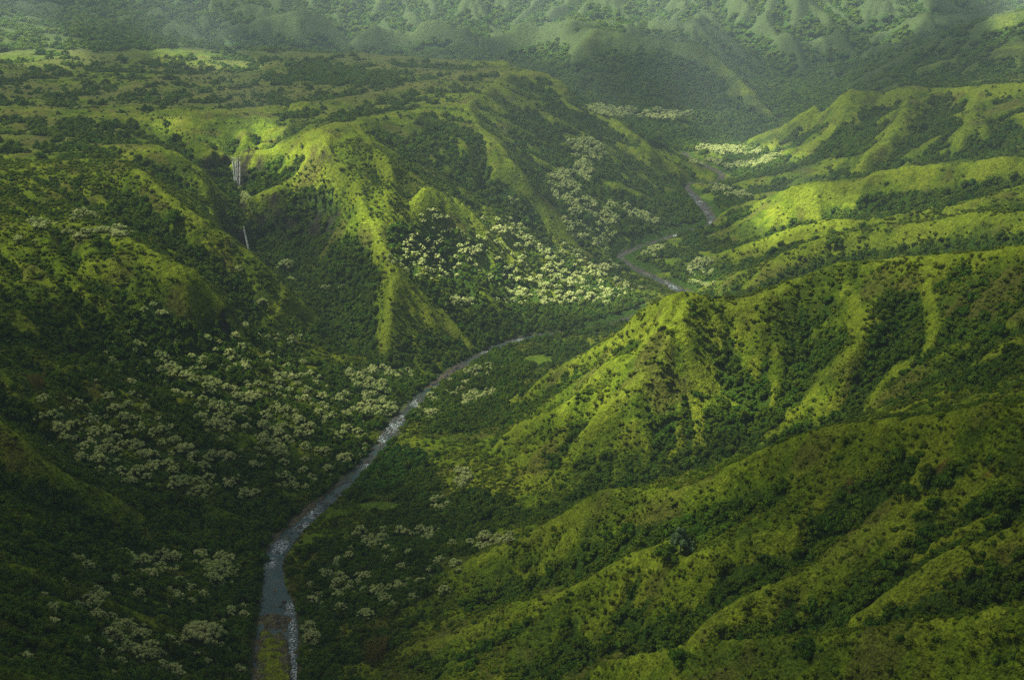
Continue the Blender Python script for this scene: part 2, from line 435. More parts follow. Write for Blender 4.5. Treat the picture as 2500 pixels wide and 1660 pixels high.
# keep the surveyed skeleton: pull the broad shape back, keep only the cut detail
back = blur(z0 - z2, 9, 2)
z2 = z2 + back
lim = 10.0 * np.clip(Rc / 900, .5, 4)
lim = lim * (1 + 2 * far)
z2 = z0 + lim * np.tanh((blur(z2 - z0, 1, 1) * (1 - far) + (z2 - z0) * far) / lim) + far * free * calm * 7 * ridged(Xc + wx, Yc * .6, 62, 2, 27)
keep = np.clip(blur(fixed.astype(float), 1, 1) * 3.0, 0, 1) * .75
zc = z2 * (1 - keep) + z0 * keep
knife = np.zeros(zc.shape)
for l in RIDGES:
    p = bend(to_world(extend(l)), 1.5); i_, j_ = g_index(p[:, 0], p[:, 1], NTc, NRc)
    k = (i_ > 1) & (i_ < NTc - 2) & (j_ > 1) & (j_ < NRc - 2) & (np.hypot(p[:, 0], p[:, 1]) < 2300)
    knife[np.rint(j_[k]).astype(int), np.rint(i_[k]).astype(int)] = 1
kn1 = np.clip(blur(knife, 1, 2) * 2.4, 0, 1); kn2 = np.clip(blur(knife, 4, 2) * 7, 0, 1)
knife_z = free * sl ** .5 * np.clip(Rc / 900, .95, 2) * ((3.4 + 2.5 * fbm(Xc, Yc, 26, 2, 61)) * kn1 + (4.0 + 1.8 * fbm(Xc, Yc, 60, 2, 62)) * kn2)
wallm = np.zeros(zc.shape)
for l in WALLS:
    p = bend(to_world(l), 2.0); i_, j_ = g_index(p[:, 0], p[:, 1], NTc, NRc)
    wallm[np.clip(np.rint(j_).astype(int), 0, NRc - 1), np.clip(np.rint(i_).astype(int), 0, NTc - 1)] = 1
wallm = np.clip(blur(wallm, 4, 2) * 30, 0, 1)
for it in range(16):        # talus: nothing but the rock bands stays steeper than loose ground can
    gy, gx = np.gradient(zc)
    over = smooth(1.05, 1.6, np.hypot(gx / cellx, gy / celly)) * (1 - wallm)
    over = blur(over, 1, 1)
    zc = zc * (1 - over) + blur(zc, 1, 1) * over
zc = zc + knife_z
bed = smooth(1.9, 1.0, rdc / np.maximum(rhc, 1))
zc = zc * (1 - bed) + rzc * bed

def up(a, nr, nt):
    fa_ = np.linspace(0, a.shape[0] - 1, nr); fb_ = np.linspace(0, a.shape[1] - 1, nt)
    a0 = np.minimum(fa_.astype(int), a.shape[0] - 2); b0 = np.minimum(fb_.astype(int), a.shape[1] - 2)
    fa = (fa_ - a0)[:, None]; fb = (fb_ - b0)[None]
    return (a[a0][:, b0] * (1 - fa) + a[a0 + 1][:, b0] * fa) * (1 - fb) + (a[a0][:, b0 + 1] * (1 - fa) + a[a0 + 1][:, b0 + 1] * fa) * fb
Xg, Yg, Rg = grid_xy(NT, NR)
Zs = up(zc, NR, NT)
logA = up(np.log10(np.maximum(Acc, 1)), NR, NT)
rd, rh_, rz_ = river_dist(Xg, Yg)
rn = rd / np.maximum(rh_, .5)
edge_n = fbm(Xg, Yg, 14, 3, 77)
inriver = (rn + edge_n * .25) < 1.0
sg_y, sg_x = np.gradient(Zs)
cxg = Rg * (TH1 - TH0) / (NT - 1); cyg = Rg * (LR1 - LR0) / (NR - 1)
SL = np.hypot(sg_x / cxg, sg_y / cyg)
# hummocky fern cover: real relief down to about two metres near the camera
fine = 0.55 * fbm(Xg, Yg, 9, 3, 40) + .5 * fbm(Xg, Yg, 22, 2, 44)
hum = np.abs(perlin(Xg / 4.2, Yg / 4.2, 51)) * smooth(1500, 700, Rg) * .9
land = smooth(.9, 1.5, rn)
Zs = Zs + land * (fine * np.clip(Rg / 700, .8, 2.5) * np.clip(.35 + SL, 0, 1.2) - hum * .7)
Zs = Zs - (1 - land) * (.75 + .8 * fbm(Xg, Yg, 6, 2, 60))
Zs = Zs.astype(np.float64)
def height(x, y, arr=None):
    arr = Zs if arr is None else arr
    i, j = g_index(np.asarray(x, float), np.asarray(y, float), NT, NR)
    i = np.clip(i, 0, NT - 1.001); j = np.clip(j, 0, NR - 1.001)
    a = i.astype(int); b = j.astype(int); fa = i - a; fb = j - b
    return (arr[b, a] * (1 - fa) + arr[b, a + 1] * fa) * (1 - fb) + (arr[b + 1, a] * (1 - fa) + arr[b + 1, a + 1] * fa) * fb
# ------------------------------------------------------------------ what grows where
Ug, Vg, Dg = sight(Xg, Yg, Zs)
FOREST = [(1500,190,240,80,0,.5),(2160,130,260,60,-20,.5),(1850,230,160,50,0,.5),(760,620,150,120,35),(720,740,90,50,40),(230,800,300,110),(130,900,160,70),(430,860,180,70),(300,1350,340,330),(150,1200,220,140),(560,1180,90,120),(600,1000,260,110,20),(850,920,140,70),(1080,640,210,130,25),(1250,680,250,80,12),
          (1100,400,190,90,30),(1330,420,230,110,40),(1420,260,230,60,15),(1500,190,120,60),(1690,1010,60,110,-10),(2100,750,130,90),(2260,820,120,60),(2080,470,120,24),(2230,310,130,34),(1950,330,70,40),
          (1750,380,90,30),(1680,470,50,40),(1560,480,90,50),(1650,290,90,50),(720,1480,60,160),(860,1330,170,90,-15),(1000,1220,190,80,-15),(900,1120,110,60),(1090,930,120,70,-20),(1280,820,80,26,-8),(1170,840,60,30),
          (560,480,30,90,10),(300,600,130,50,25),(300,500,60,60),(540,720,60,60),(1500,600,120,28),(1620,640,70,26),(2150,1080,160,60,-20,.6),(2280,1330,90,60,-20,.7),(1700,1330,110,30,-25,.7),(1450,1490,180,26,-20,.7),
          (620,420,60,60),(680,480,70,50),(1620,560,40,20),(800,180,130,22,5,.5),(300,350,200,60,10,.5),(250,75,110,18,0,.7),(1800,250,90,60),(1600,200,120,60,0,.7),(2150,180,200,60,-20,.6)]
GRASSY = [(790,400,26,120,-28),(860,530,22,60,-25),(760,340,60,26),(640,345,60,16),(500,315,28,18),(920,700,60,60),(1000,740,50,30,35),(560,600,120,16,33),(420,500,110,14,38),(330,400,70,14,42),(690,720,50,50),(440,650,110,18,22),(250,640,120,24,10),(590,480,30,20,-35),(1120,610,22,26),
          (1560,740,120,40,-15),(1500,880,170,170,0,.45),(1400,870,120,28,-32),(1250,980,110,34,-36),(1580,860,40,70),(1640,880,24,90,-25),(1900,910,50,60),(2050,930,90,40),(1850,480,60,50),(1760,520,110,30,-20),(1930,470,50,30),(1640,455,28,8),(1440,552,18,10),(1540,604,40,10),(1240,830,40,14),
          (1480,1170,110,24,-8),(1750,1090,160,34,-22),(1440,1320,110,14,-15),(1200,1420,160,14,-20),(900,1530,110,20,-22),(1600,1500,300,16,-6),(1900,1475,200,14,0),(1980,1290,110,22,-25),(1700,1420,120,22,-25),(2250,1300,120,20,-22),(1850,1450,90,30),(1620,1390,50,50),
          (520,1190,60,16),(715,1245,26,14,-30),(655,1345,14,18),(940,935,22,10,-50),(870,1165,60,12),(2200,590,240,12,-4),(60,1060,60,14,38),(190,1130,90,10,20),(1150,90,20,50,-10),(890,110,16,50),(1330,330,40,12,30),(1170,330,14,60,-35),(1480,330,90,10,32),(2000,245,80,14,-10),(1880,290,60,12,-35)]
PALE = [(150,960,75,40,10),(210,1020,120,50,8),(330,1080,150,45,12),(480,1120,110,35,8),(450,1060,130,40,10),(300,990,90,30),
        (430,860,90,40,30),(480,930,90,60,20),(590,940,90,45,25),(670,900,60,30,35),(650,1000,70,22),(760,940,60,34),(850,890,70,22,30),(900,860,60,14),(880,950,60,26,20),(680,1110,50,20),(700,1050,60,22),(780,1080,40,16,-30),(620,1040,50,20),
        (400,1310,46,30,20),(500,1300,60,30),(520,1345,44,22),(430,1385,60,28,15),(320,1290,50,26,50),(230,1400,46,34),(290,1440,70,30,20),(240,1490,50,40),(460,1465,60,26,8),(350,1520,70,34,20),(540,1545,30,20),(75,1525,30,12),(90,1390,12,20),(430,1560,30,10),
        (1010,520,50,30,20),(970,570,55,26,15),(930,605,46,20,10),(1000,625,70,26,0),(1080,570,50,16,15),(1160,525,50,16),(1190,590,50,22,30),(1240,600,40,20),(1300,640,60,20,20),(1400,625,26,12),(1200,650,60,30,10),(1260,690,80,18),(1330,690,60,14),(1150,690,60,14),(1050,700,50,10),(1150,600,240,95,12,.55),(1330,650,150,50,12,.6),(1380,540,110,40,20,.45),(520,930,350,150,15,.5),(330,1420,250,180,0,.46),(900,1330,190,110,-15,.48),(1050,900,120,50,-30,.5),(640,780,60,30,0,.4),
        (1300,440,36,50,-35),(1370,490,60,20,25),(1460,495,70,12,22),(1350,350,45,28,20),(1340,400,26,26),(200,495,50,14,-10),(130,530,70,16,15),(60,555,36,10),(250,540,60,12),
        (1065,1105,18,26,20),(1018,1165,26,18),(860,1250,50,14,20),(980,1235,50,16),(1110,1255,60,14,-15),(900,1360,50,16,-20),(830,1330,40,16),(740,1390,34,22),(720,1480,22,34),(780,1300,30,14),(1100,865,40,10,-15),(1100,915,50,14,-15),(1000,925,16,8),(1160,1245,40,14),
        (1690,350,90,9,3),(1710,388,40,8),(1760,375,60,8,-15),(1620,375,30,7),(1420,262,70,12,8),(1540,270,60,10),(1625,612,38,9,-5),(1510,585,30,9,-20),(1660,440,30,6),(1700,455,30,7),(1610,630,40,8),(560,460,16,20),(575,745,20,20,30),(585,695,10,10),(360,725,30,24,40),(770,665,40,10,-20),(550,620,12,16),(1620,655,30,8),(1640,380,30,6),(1180,470,26,10)]
DARKPATCH = [(900,1085,70,60)]
n1 = fbm(Xg, Yg, 60, 4, 200); n2 = fbm(Xg, Yg, 17, 3, 210); n3 = fbm(Xg, Yg, 260, 3, 220)
rs = np.clip(Rg / 900, .5, 4)
cv = (Zs - blur(Zs, 7)) / rs
cv2 = (Zs - blur(Zs, 20)) / rs
fm = .34 - cv * .22 - cv2 * .05 + (logA - 2.7 - 2 * np.log10(rs)) * .16 + n1 * .34 + n2 * .16
def line_mask(lines, wid):
    m = np.zeros((NRc, NTc)); 
    for l in lines:
        p = bend(to_world(extend(l)), 1.5); i_, j_ = g_index(p[:, 0], p[:, 1], NTc, NRc)
        k = (i_ > 0) & (i_ < NTc - 1) & (j_ > 0) & (j_ < NRc - 1)
        m[np.rint(j_[k]).astype(int), np.rint(i_[k]).astype(int)] = 1
    m = blur(m, wid, 2); return np.clip(up(m, NR, NT) * (2 * wid + 1) * .9, 0, 1)
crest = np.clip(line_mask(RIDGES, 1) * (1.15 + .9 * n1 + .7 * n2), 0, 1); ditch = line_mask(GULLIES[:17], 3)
near_right = smooth(900, 1150, Ug) * smooth(850, 950, Vg)
fm += .75 * spots(FOREST) - .8 * spots(GRASSY) - .75 * crest * smooth(2600, 2200, Rg) + .3 * ditch - .24 * near_right
plateau = smooth(.35, .1, SL) * smooth(120, 150, Zs) * smooth(1150, 1500, Rg)
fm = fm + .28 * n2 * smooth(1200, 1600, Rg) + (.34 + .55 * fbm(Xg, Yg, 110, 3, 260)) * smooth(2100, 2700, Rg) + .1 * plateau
fm = np.clip(fm, 0, 1)
forest = smooth(.38, .62, fm)
rocky = up(wallm, NR, NT) * smooth(.7, 1.4, SL)
rocky = np.maximum(rocky, spots([(528,745,26,40,0,.9),(150,830,80,26,0,.6),(650,640,12,18,0,.7),(1200,230,50,10,30,.5)]) * smooth(.45, .8, SL))
rocky = np.clip(rocky * (.75 + 1.6 * n2), 0, 1) * (1 - .9 * spots([(745,430,75,60)]))
gravel = smooth(1.55 + .5 * edge_n, 1.05 + .3 * edge_n, rn)
bar = np.clip(spots([(628,1600,43,165,0)]) * (.75 + .9 * fbm(Xg, Yg, 12, 3, 91)) + spots([(634,1600,22,110,0)]), 0, 1)
bargrass = smooth(.25, .8, bar * (.62 + 1.5 * fbm(Xg, Yg, 7, 3, 90)) + .25 * spots([(622,1560,24,90,0)]))
Zs += (1 - land) * bar * 2.3
leftbank = spots([(600,1265,60,12,-40),(690,1190,60,9,-40),(770,1120,50,7,-45),(1020,870,50,6,-35),(925,945,26,6,-50),(1600,423,50,3,0),(1660,398,16,7),(1480,625,40,4,20),(632,1430,40,14)])
Zs += (1 - land) * leftbank * .9
Z2 = Zs

def mixc(a, b, t):
    return a * (1 - t[..., None]) + np.asarray(b, np.float32) * t[..., None]
col = np.empty(Xg.shape + (3,), np.float32)
g_n = np.clip(.5 + .8 * n1 + .5 * n2, 0, 1)
col[:] = (.072, .114, .007)
col = mixc(col, (.118, .150, .011), smooth(.35, .95, g_n))
col = mixc(col, (.040, .066, .008), smooth(.42, .05, g_n) * .85)
olive = np.clip(.5 + fbm(Xg, Yg, 38, 4, 231) * 1.1, 0, 1)
col = mixc(col, (.070, .072, .016), smooth(.62, .92, olive) * .7)
col = mixc(col, (.078, .078, .030), plateau * smooth(.25, .75, .5 + .7 * n3 + .4 * n1) * .6)
col = mixc(col, (.034, .054, .022), smooth(1900, 2700, Rg) * .9)  # far ground painted darker and greyer, to read as hazier distance
col = mixc(col, (.022, .050, .007), forest * .9)
col = mixc(col, (.116, .158, .012), crest * smooth(.1, .6, crest) * .8 * (1 - plateau) * smooth(2600, 2200, Rg))  # crest grass, its colour brightened to read as sunlit ridge lines
clay = spots([(2180,1075,60,10,-40),(1960,1120,40,8,60),(2300,1080,40,10,-30)]) * smooth(-.1, .4, n2)
col = mixc(col, (.085, .045, .016), clay)
rk = np.array([.022, .021, .016]) * (1 + .5 * fbm(Xg, Yg, 5, 2, 240))[..., None]
col = col * (1 - rocky[..., None]) + rk * rocky[..., None]
gv = np.array([.088, .080, .050]) * (1 + .45 * fbm(Xg, Yg, 4, 2, 250))[..., None]
col = col * (1 - gravel[..., None]) + gv * gravel[..., None]
col = mixc(col, (.125, .165, .008), bargrass * .95)
lowgrass = smooth(.35, .6, spots([(1640,455,26,6),(1540,604,36,7),(1440,552,16,7),(1240,830,36,10),(715,1243,22,10,-30),(654,1345,9,16),(936,938,22,7,-50),(875,1165,50,9),(1120,610,14,20)]) + .45 * n2)
col = mixc(col, (.085, .145, .015), lowgrass * .8)
col = np.clip(col, .004, .5)

def add_attr(me, name, a):
    at = me.attributes.new(name, 'FLOAT', 'POINT'); at.data.foreach_set('value', np.asarray(a, np.float32).ravel())
def add_col(me, name, c):
    at = me.attributes.new(name, 'FLOAT_COLOR', 'POINT')
    c4 = np.concatenate([c.reshape(-1, 3), np.ones((c.reshape(-1, 3).shape[0], 1))], 1)
    at.data.foreach_set('color', c4.astype(np.float32).ravel())

class NB:
    def __init__(self, name):
        self.m = bpy.data.materials.new(name); self.m.use_nodes = True
        self.t = self.m.node_tree; self.t.nodes.clear()
        self.out = self.t.nodes.new('ShaderNodeOutputMaterial')
    def n(self, typ, **kw):
        nd = self.t.nodes.new(typ)
        for k, v in kw.items():
            if k in nd.inputs: nd.inputs[k].default_value = v
            else: setattr(nd, k, v)
        return nd
    def l(self, a, b): self.t.links.new(a, b)
    def noise(self, scale, detail=3.0, rough=.55, vec=None, **kw):
        nd = self.n('ShaderNodeTexNoise'); nd.inputs['Scale'].default_value = scale; nd.inputs['Detail'].default_value = detail; nd.inputs['Roughness'].default_value = rough
        if vec is not None: self.l(vec, nd.inputs['Vector'])
        return nd.outputs['Fac']
    def ramp(self, fac, stops):
        r = self.n('ShaderNodeValToRGB'); e = r.color_ramp.elements
        e[0].position, e[0].color = stops[0][0], (*stops[0][1], 1)
        e[1].position, e[1].color = stops[-1][0], (*stops[-1][1], 1)
        for p, c in stops[1:-1]:
            x = e.new(p); x.color = (*c, 1)
        self.l(fac, r.inputs[0]); return r.outputs[0]
    def mul(self, a, b, f=1.0):
        m = self.n('ShaderNodeMix', data_type='RGBA', blend_type='MULTIPLY'); m.inputs[0].default_value = f
        self.l(a, m.inputs[6]); self.l(b, m.inputs[7]); return m.outputs[2]
    def mapr(self, v, a, b, c, d):
        m = self.n('ShaderNodeMapRange'); m.inputs[1].default_value = a; m.inputs[2].default_value = b; m.inputs[3].default_value = c; m.inputs[4].default_value = d
        self.l(v, m.inputs[0]); return m.outputs[0]

def ground_material():
    b = NB('grass_and_fern_ground')
    at = b.n('ShaderNodeAttribute', attribute_name='soil')
    pos = b.n('ShaderNodeNewGeometry').outputs['Position']
    a1 = b.noise(.9, 3, .65, pos); a2 = b.noise(.22, 4, .6, pos)
    c = b.mul(at.outputs['Color'], b.ramp(a1, [(.28, (.28, .30, .28)), (.48, (.9, .9, .9)), (.72, (1.7, 1.65, 1.4))]), 1)
    c = b.mul(c, b.ramp(a2, [(.3, (.6, .62, .6)), (.5, (1, 1, 1)), (.7, (1.35, 1.3, 1.15))]), 1)
    h = b.n('ShaderNodeMath', operation='ADD'); b.l(a1, h.inputs[0]); 
    h2 = b.n('ShaderNodeMath', operation='MULTIPLY'); h2.inputs[1].default_value = 3.0; b.l(a2, h2.inputs[0]); b.l(h2.outputs[0], h.inputs[1])
    bp = b.n('ShaderNodeBump'); bp.inputs['Strength'].default_value = .9; bp.inputs['Distance'].default_value = 1.4; b.l(h.outputs[0], bp.inputs['Height'])
    d = b.n('ShaderNodeBsdfDiffuse'); b.l(c, d.inputs['Color']); b.l(bp.outputs[0], d.inputs['Normal'])
    b.l(d.outputs[0], b.out.inputs['Surface']); return b.m

def leaf_material(name, lo, hi, tr=.25, patch=(.75, 1.25)):
    b = NB(name)
    oi = b.n('ShaderNodeObjectInfo'); pos = b.n('ShaderNodeNewGeometry').outputs['Position']
    c = b.ramp(oi.outputs['Random'], [(0, lo), (1, hi)])
    pn = b.noise(.02, 3, .6, pos)
    c = b.mul(c, b.ramp(pn, [(.3, (patch[0],) * 3), (.7, (patch[1], patch[1], patch[1] * .9))]), 1)
    fn = b.noise(1.6, 2, .6, pos)
    c = b.mul(c, b.ramp(fn, [(.3, (.7, .7, .7)), (.7, (1.3, 1.3, 1.25))]), 1)
    d = b.n('ShaderNodeBsdfDiffuse'); t = b.n('ShaderNodeBsdfTranslucent'); b.l(c, d.inputs[0]); b.l(c, t.inputs[0])
    m = b.n('ShaderNodeMixShader'); m.inputs[0].default_value = tr; b.l(d.outputs[0], m.inputs[1]); b.l(t.outputs[0], m.inputs[2])
    b.l(m.outputs[0], b.out.inputs['Surface']); return b.m
def plain_material(name, lo, hi, scale=.8, rough=.9):
    b = NB(name); pos = b.n('ShaderNodeNewGeometry').outputs['Position']
    c = b.ramp(b.noise(scale, 4, .6, pos), [(.3, lo), (.7, hi)])
    p = b.n('ShaderNodeBsdfPrincipled'); p.inputs['Roughness'].default_value = rough; b.l(c, p.inputs['Base Color'])
    b.l(p.outputs[0], b.out.inputs['Surface']); return b.m

M_ground = ground_material()
M_dark = leaf_material('dark_green_leaves', (.034, .086, .008), (.074, .136, .012))
M_mid = leaf_material('olive_green_leaves', (.050, .094, .007), (.090, .136, .011))
M_fern = leaf_material('yellow_green_fern', (.055, .096, .006), (.122, .152, .012))
M_pale = leaf_material('pale_silvery_leaves', (.27, .34, .12), (.40, .45, .18), .2, (.85, 1.15))
M_blue = leaf_material('blue_green_leaves', (.085, .15, .065), (.11, .18, .085))
M_bamboo = leaf_material('golden_bamboo_leaves', (.13, .12, .025), (.18, .15, .03))
M_emerald = leaf_material('emerald_leaves', (.034, .100, .012), (.058, .132, .016))
M_bark = plain_material('grey_bark', (.08, .07, .05), (.17, .15, .12))
M_rock = plain_material('dark_wet_rock', (.018, .017, .015), (.06, .055, .045))

# ------------------------------------------------------------------ ground
def grid_mesh(name, X, Y, Z):
    nr, nt = X.shape
    me = bpy.data.meshes.new(name)
    me.vertices.add(nr * nt)
    me.vertices.foreach_set('co', np.stack([X, Y, Z], -1).astype(np.float32).ravel())
    i = np.arange(nr - 1)[:, None] * nt + np.arange(nt - 1)[None]
    q = np.stack([i, i + 1, i + nt + 1, i + nt], -1).reshape(-1, 4)
    me.loops.add(q.size); me.loops.foreach_set('vertex_index', q.ravel().astype(np.int32))
    me.polygons.add(len(q)); me.polygons.foreach_set('loop_start', np.arange(0, q.size, 4, dtype=np.int32))
    me.polygons.foreach_set('use_smooth', np.ones(len(q), bool))
    me.update(calc_edges=True)
    return me
me = grid_mesh('hills', Xg, Yg, Zs)
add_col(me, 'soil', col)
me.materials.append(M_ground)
hills = bpy.data.objects.new('hills', me); C.objects.link(hills); hills['kind'] = 'structure'
# the land outside the surveyed fan, coarse, so that the ground runs on in every direction
rr_o = np.exp(np.linspace(math.log(3.0), math.log(19000.0), 190)); th_o = np.linspace(-math.pi, math.pi, 361)
To, Ro = np.meshgrid(th_o, rr_o); Xo = Ro * np.sin(To); Yo = Ro * np.cos(To)
Tc_ = np.clip(To, TH0 + .004, TH1 - .004); Rc_ = np.clip(Ro, 216, 9400)
edge_z = height(Rc_ * np.sin(Tc_), Rc_ * np.cos(Tc_))
wild = 150 + 110 * fbm(Xo, Yo, 1500, 4, 300) + smooth(5000, 9000, Ro) * 420 + 40 * ridged(Xo, Yo, 600, 2, 310)
away = np.maximum(smooth(.66, 1.15, np.abs(To)), smooth(9400, 12000, Ro))
Zo = edge_z * (1 - away) + wild * away
Zo = Zo * (1 - smooth(260, 120, Ro)) + np.minimum(Zo, 60) * smooth(260, 120, Ro)
Zo = Zo + (np.abs(To) > .66) * 5 * fbm(Xo, Yo, 70, 3, 330)
Zo = Zo - 45 * smooth(.652, .60, np.abs(To)) * smooth(215, 240, Ro) * smooth(9500, 9200, Ro)
m2 = grid_mesh('outer_hills', Xo, Yo, Zo)
c2 = np.empty(Xo.shape + (3,), np.float32); c2[:] = (.060, .100, .009)
c2 = mixc(c2, (.02, .038, .006), smooth(-.1, .3, fbm(Xo, Yo, 120, 4, 320)))
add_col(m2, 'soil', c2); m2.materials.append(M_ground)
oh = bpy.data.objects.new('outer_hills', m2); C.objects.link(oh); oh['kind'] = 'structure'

# ------------------------------------------------------------------ river
def water_material():
    b = NB('river_water'); pos = b.n('ShaderNodeNewGeometry').outputs['Position']
    at = b.n('ShaderNodeAttribute', attribute_name='foam')
    fn = b.noise(.85, 4, .75, pos)
    s = b.n('ShaderNodeMath', operation='MULTIPLY'); b.l(at.outputs['Fac'], s.inputs[0]); b.l(b.mapr(fn, .50, .60, 0, 1), s.inputs[1])
    base = b.ramp(b.noise(.07, 2, .5, pos), [(.35, (.010, .036, .028)), (.65, (.030, .046, .034))])
    mx = b.n('ShaderNodeMix', data_type='RGBA'); b.l(s.outputs[0], mx.inputs[0]); b.l(base, mx.inputs[6]); mx.inputs[7].default_value = (.75, .78, .76, 1)
    p = b.n('ShaderNodeBsdfPrincipled'); b.l(mx.outputs[2], p.inputs['Base Color'])
    b.l(b.mapr(s.outputs[0], 0, 1, .12, .8), p.inputs['Roughness']); p.inputs['Specular IOR Level'].default_value = .12
    bp = b.n('ShaderNodeBump'); bp.inputs['Strength'].default_value = .5; bp.inputs['Distance'].default_value = .35
    b.l(b.noise(1.3, 3, .6, pos), bp.inputs['Height']); b.l(bp.outputs[0], p.inputs['Normal'])
    b.l(p.outputs[0], b.out.inputs['Surface']); return b.m
M_water = water_material()
rv = river[::2]
ddx = np.gradient(rv[:, 0]); ddy = np.gradient(rv[:, 1]); dl = np.hypot(ddx, ddy)
px_, py_ = ddy / dl, -ddx / dl
ks = np.linspace(-1.25, 1.25, 13)
WX = rv[:, 0:1] + px_[:, None] * rv[:, 3:4] * ks; WY = rv[:, 1:2] + py_[:, None] * rv[:, 3:4] * ks
WZ = np.repeat(rv[:, 2:3] - .30, len(ks), 1)
mw = grid_mesh('river', WX, WY, WZ)
wu, wv, _ = sight(WX, WY, WZ)
RAPIDS = [(622,1296,16,8),(640,1270,14,10),(672,1402,14,14),(675,1450,10,30),(672,1500,10,30),(680,1545,10,20),(900,985,22,14),(875,1012,16,12),(850,1075,14,8),(842,1090,10,10),(925,965,16,8),(960,930,12,8),(1130,812,22,7),(1200,786,20,5),(720,1180,20,12),(700,1215,20,10),(650,1255,16,12),
          (1555,662,22,7),(1535,651,14,5),(1575,678,16,6),(1500,634,14,4),(1612,467,8,6),(1625,492,8,10),(1640,516,7,8),(1455,578,16,4),(1560,542,20,4),(1590,432,12,4),(1640,398,16,4)]
add_attr(mw, 'foam', np.clip(spots(RAPIDS, wu, wv) * .6 + .03, 0, 1))
mw.materials.append(M_water)
ro_ = bpy.data.objects.new('river', mw); C.objects.link(ro_); ro_['kind'] = 'structure'

# ------------------------------------------------------------------ helpers for things
def tag(o, label, cat, group=None, kind=None):
    if label: o['label'] = label
    if cat: o['category'] = cat
    if group: o['group'] = group
    if kind: o['kind'] = kind
    return o
def mesh_np(name, V, F, mat, smooth_=False):
    me = bpy.data.meshes.new(name)
    me.from_pydata([tuple(v) for v in V], [], [tuple(f) for f in F])
    if smooth_: me.polygons.foreach_set('use_smooth', np.ones(len(me.polygons), bool))
    me.materials.append(mat); me.update(); return me
def leaf_cloud(r, centers, radii, n_each, size, flat=1.0, up_only=-.35, jit=.55):
    V = []; F = []
    for c, rad in zip(centers, radii):
        d = r.normal(size=(n_each * 2, 3)); d /= np.linalg.norm(d, axis=1)[:, None]
        d = d[d[:, 2] > up_only][:n_each]
        k = rad * (1 - .28 * r.random(len(d)) ** 2)
        p = c + d * k[:, None] * np.array([1, 1, flat])
        nrm = d + r.normal(size=d.shape) * jit; nrm /= np.linalg.norm(nrm, axis=1)[:, None]
        a = np.cross(nrm, r.normal(size=d.shape)); a /= np.linalg.norm(a, axis=1)[:, None]; b = np.cross(nrm, a)
        s = size * (.6 + .8 * r.random(len(d)))[:, None]
        base = len(V)
        q = np.stack([p - a * s - b * s * .6, p + a * s - b * s * .6, p + a * s + b * s * .6, p - a * s + b * s * .6], 1).reshape(-1, 3)
        V.extend(q); F.extend([(base + 4 * i, base + 4 * i + 1, base + 4 * i + 2, base + 4 * i + 3) for i in range(len(d))])
    return np.array(V), F
ICO_V = None
def ico(sub=1):
    import bmesh
    bm = bmesh.new(); bmesh.ops.create_icosphere(bm, subdivisions=sub, radius=1)
    V = np.array([v.co[:] for v in bm.verts]); F = [[v.index for v in f.verts] for f in bm.faces]; bm.free(); return V, F
IV, IF = ico(1); IV2, IF2 = ico(2)
def add_core(V, F, centers, radii, k=.82):
    V = list(V); F = list(F)
    for c, rad in zip(centers, radii):
        b = len(V); V.extend(c + IV * rad * k); F.extend([tuple(b + i for i in f) for f in IF])
    return np.array(V), F
def tree_crown(name, seed, mat, n_blob, rad, h, blob, n_leaf, size, dome=.55, jit=.55):
    """a crown of leaf clumps spread over a dome, standing on z=0"""
    r = np.random.default_rng(seed); cs = []; rs_ = []
    for k in range(n_blob):
        a = r.random() * 2 * math.pi; q = math.sqrt((k + .5) / n_blob) * rad * (.8 + .3 * r.random())
        z = h * (1 - dome * (q / rad) ** 2) * (.85 + .3 * r.random()) - blob
        cs.append(np.array([q * math.cos(a * 1 + k * 2.4), q * math.sin(a + k * 2.4), max(z, blob * .5)])); rs_.append(blob * (.7 + .6 * r.random()))
    V, F = leaf_cloud(r, cs, rs_, n_leaf, size, .85, jit=jit)
    V, F = add_core(V, F, cs, rs_, .8)
    return mesh_np(name, V, F, mat)
def trunk_mesh(name, seed, h, rad, spread, mat, limbs=5):
    r = np.random.default_rng(seed); V = []; F = []
    def tube(p0, p1, r0, r1):
        d = p1 - p0; d = d / np.linalg.norm(d); a = np.cross(d, [.3, .9, .1]); a /= np.linalg.norm(a); b = np.cross(d, a); base = len(V)
        for p, rr in ((p0, r0), ((p0 + p1) / 2 + r.normal(size=3) * .06 * h * .3, (r0 + r1) / 2), (p1, r1)):
            for k in range(6):
                t = k * math.pi / 3; V.append(p + (a * math.cos(t) + b * math.sin(t)) * rr)
        for s in range(2):
            for k in range(6):
                F.append((base + s * 6 + k, base + s * 6 + (k + 1) % 6, base + s * 6 + 6 + (k + 1) % 6, base + s * 6 + 6 + k))
    top = np.array([0, 0, h * .5]); tube(np.array([0, 0, -1.2]), top, rad, rad * .7)
    for k in range(limbs):
        t = k * 2 * math.pi / limbs + r.random(); tube(top, np.array([math.cos(t) * spread * .7, math.sin(t) * spread * .7, h * (.72 + .12 * r.random())]), rad * .6, rad * .18)
    return mesh_np(name, V, F, mat, True)

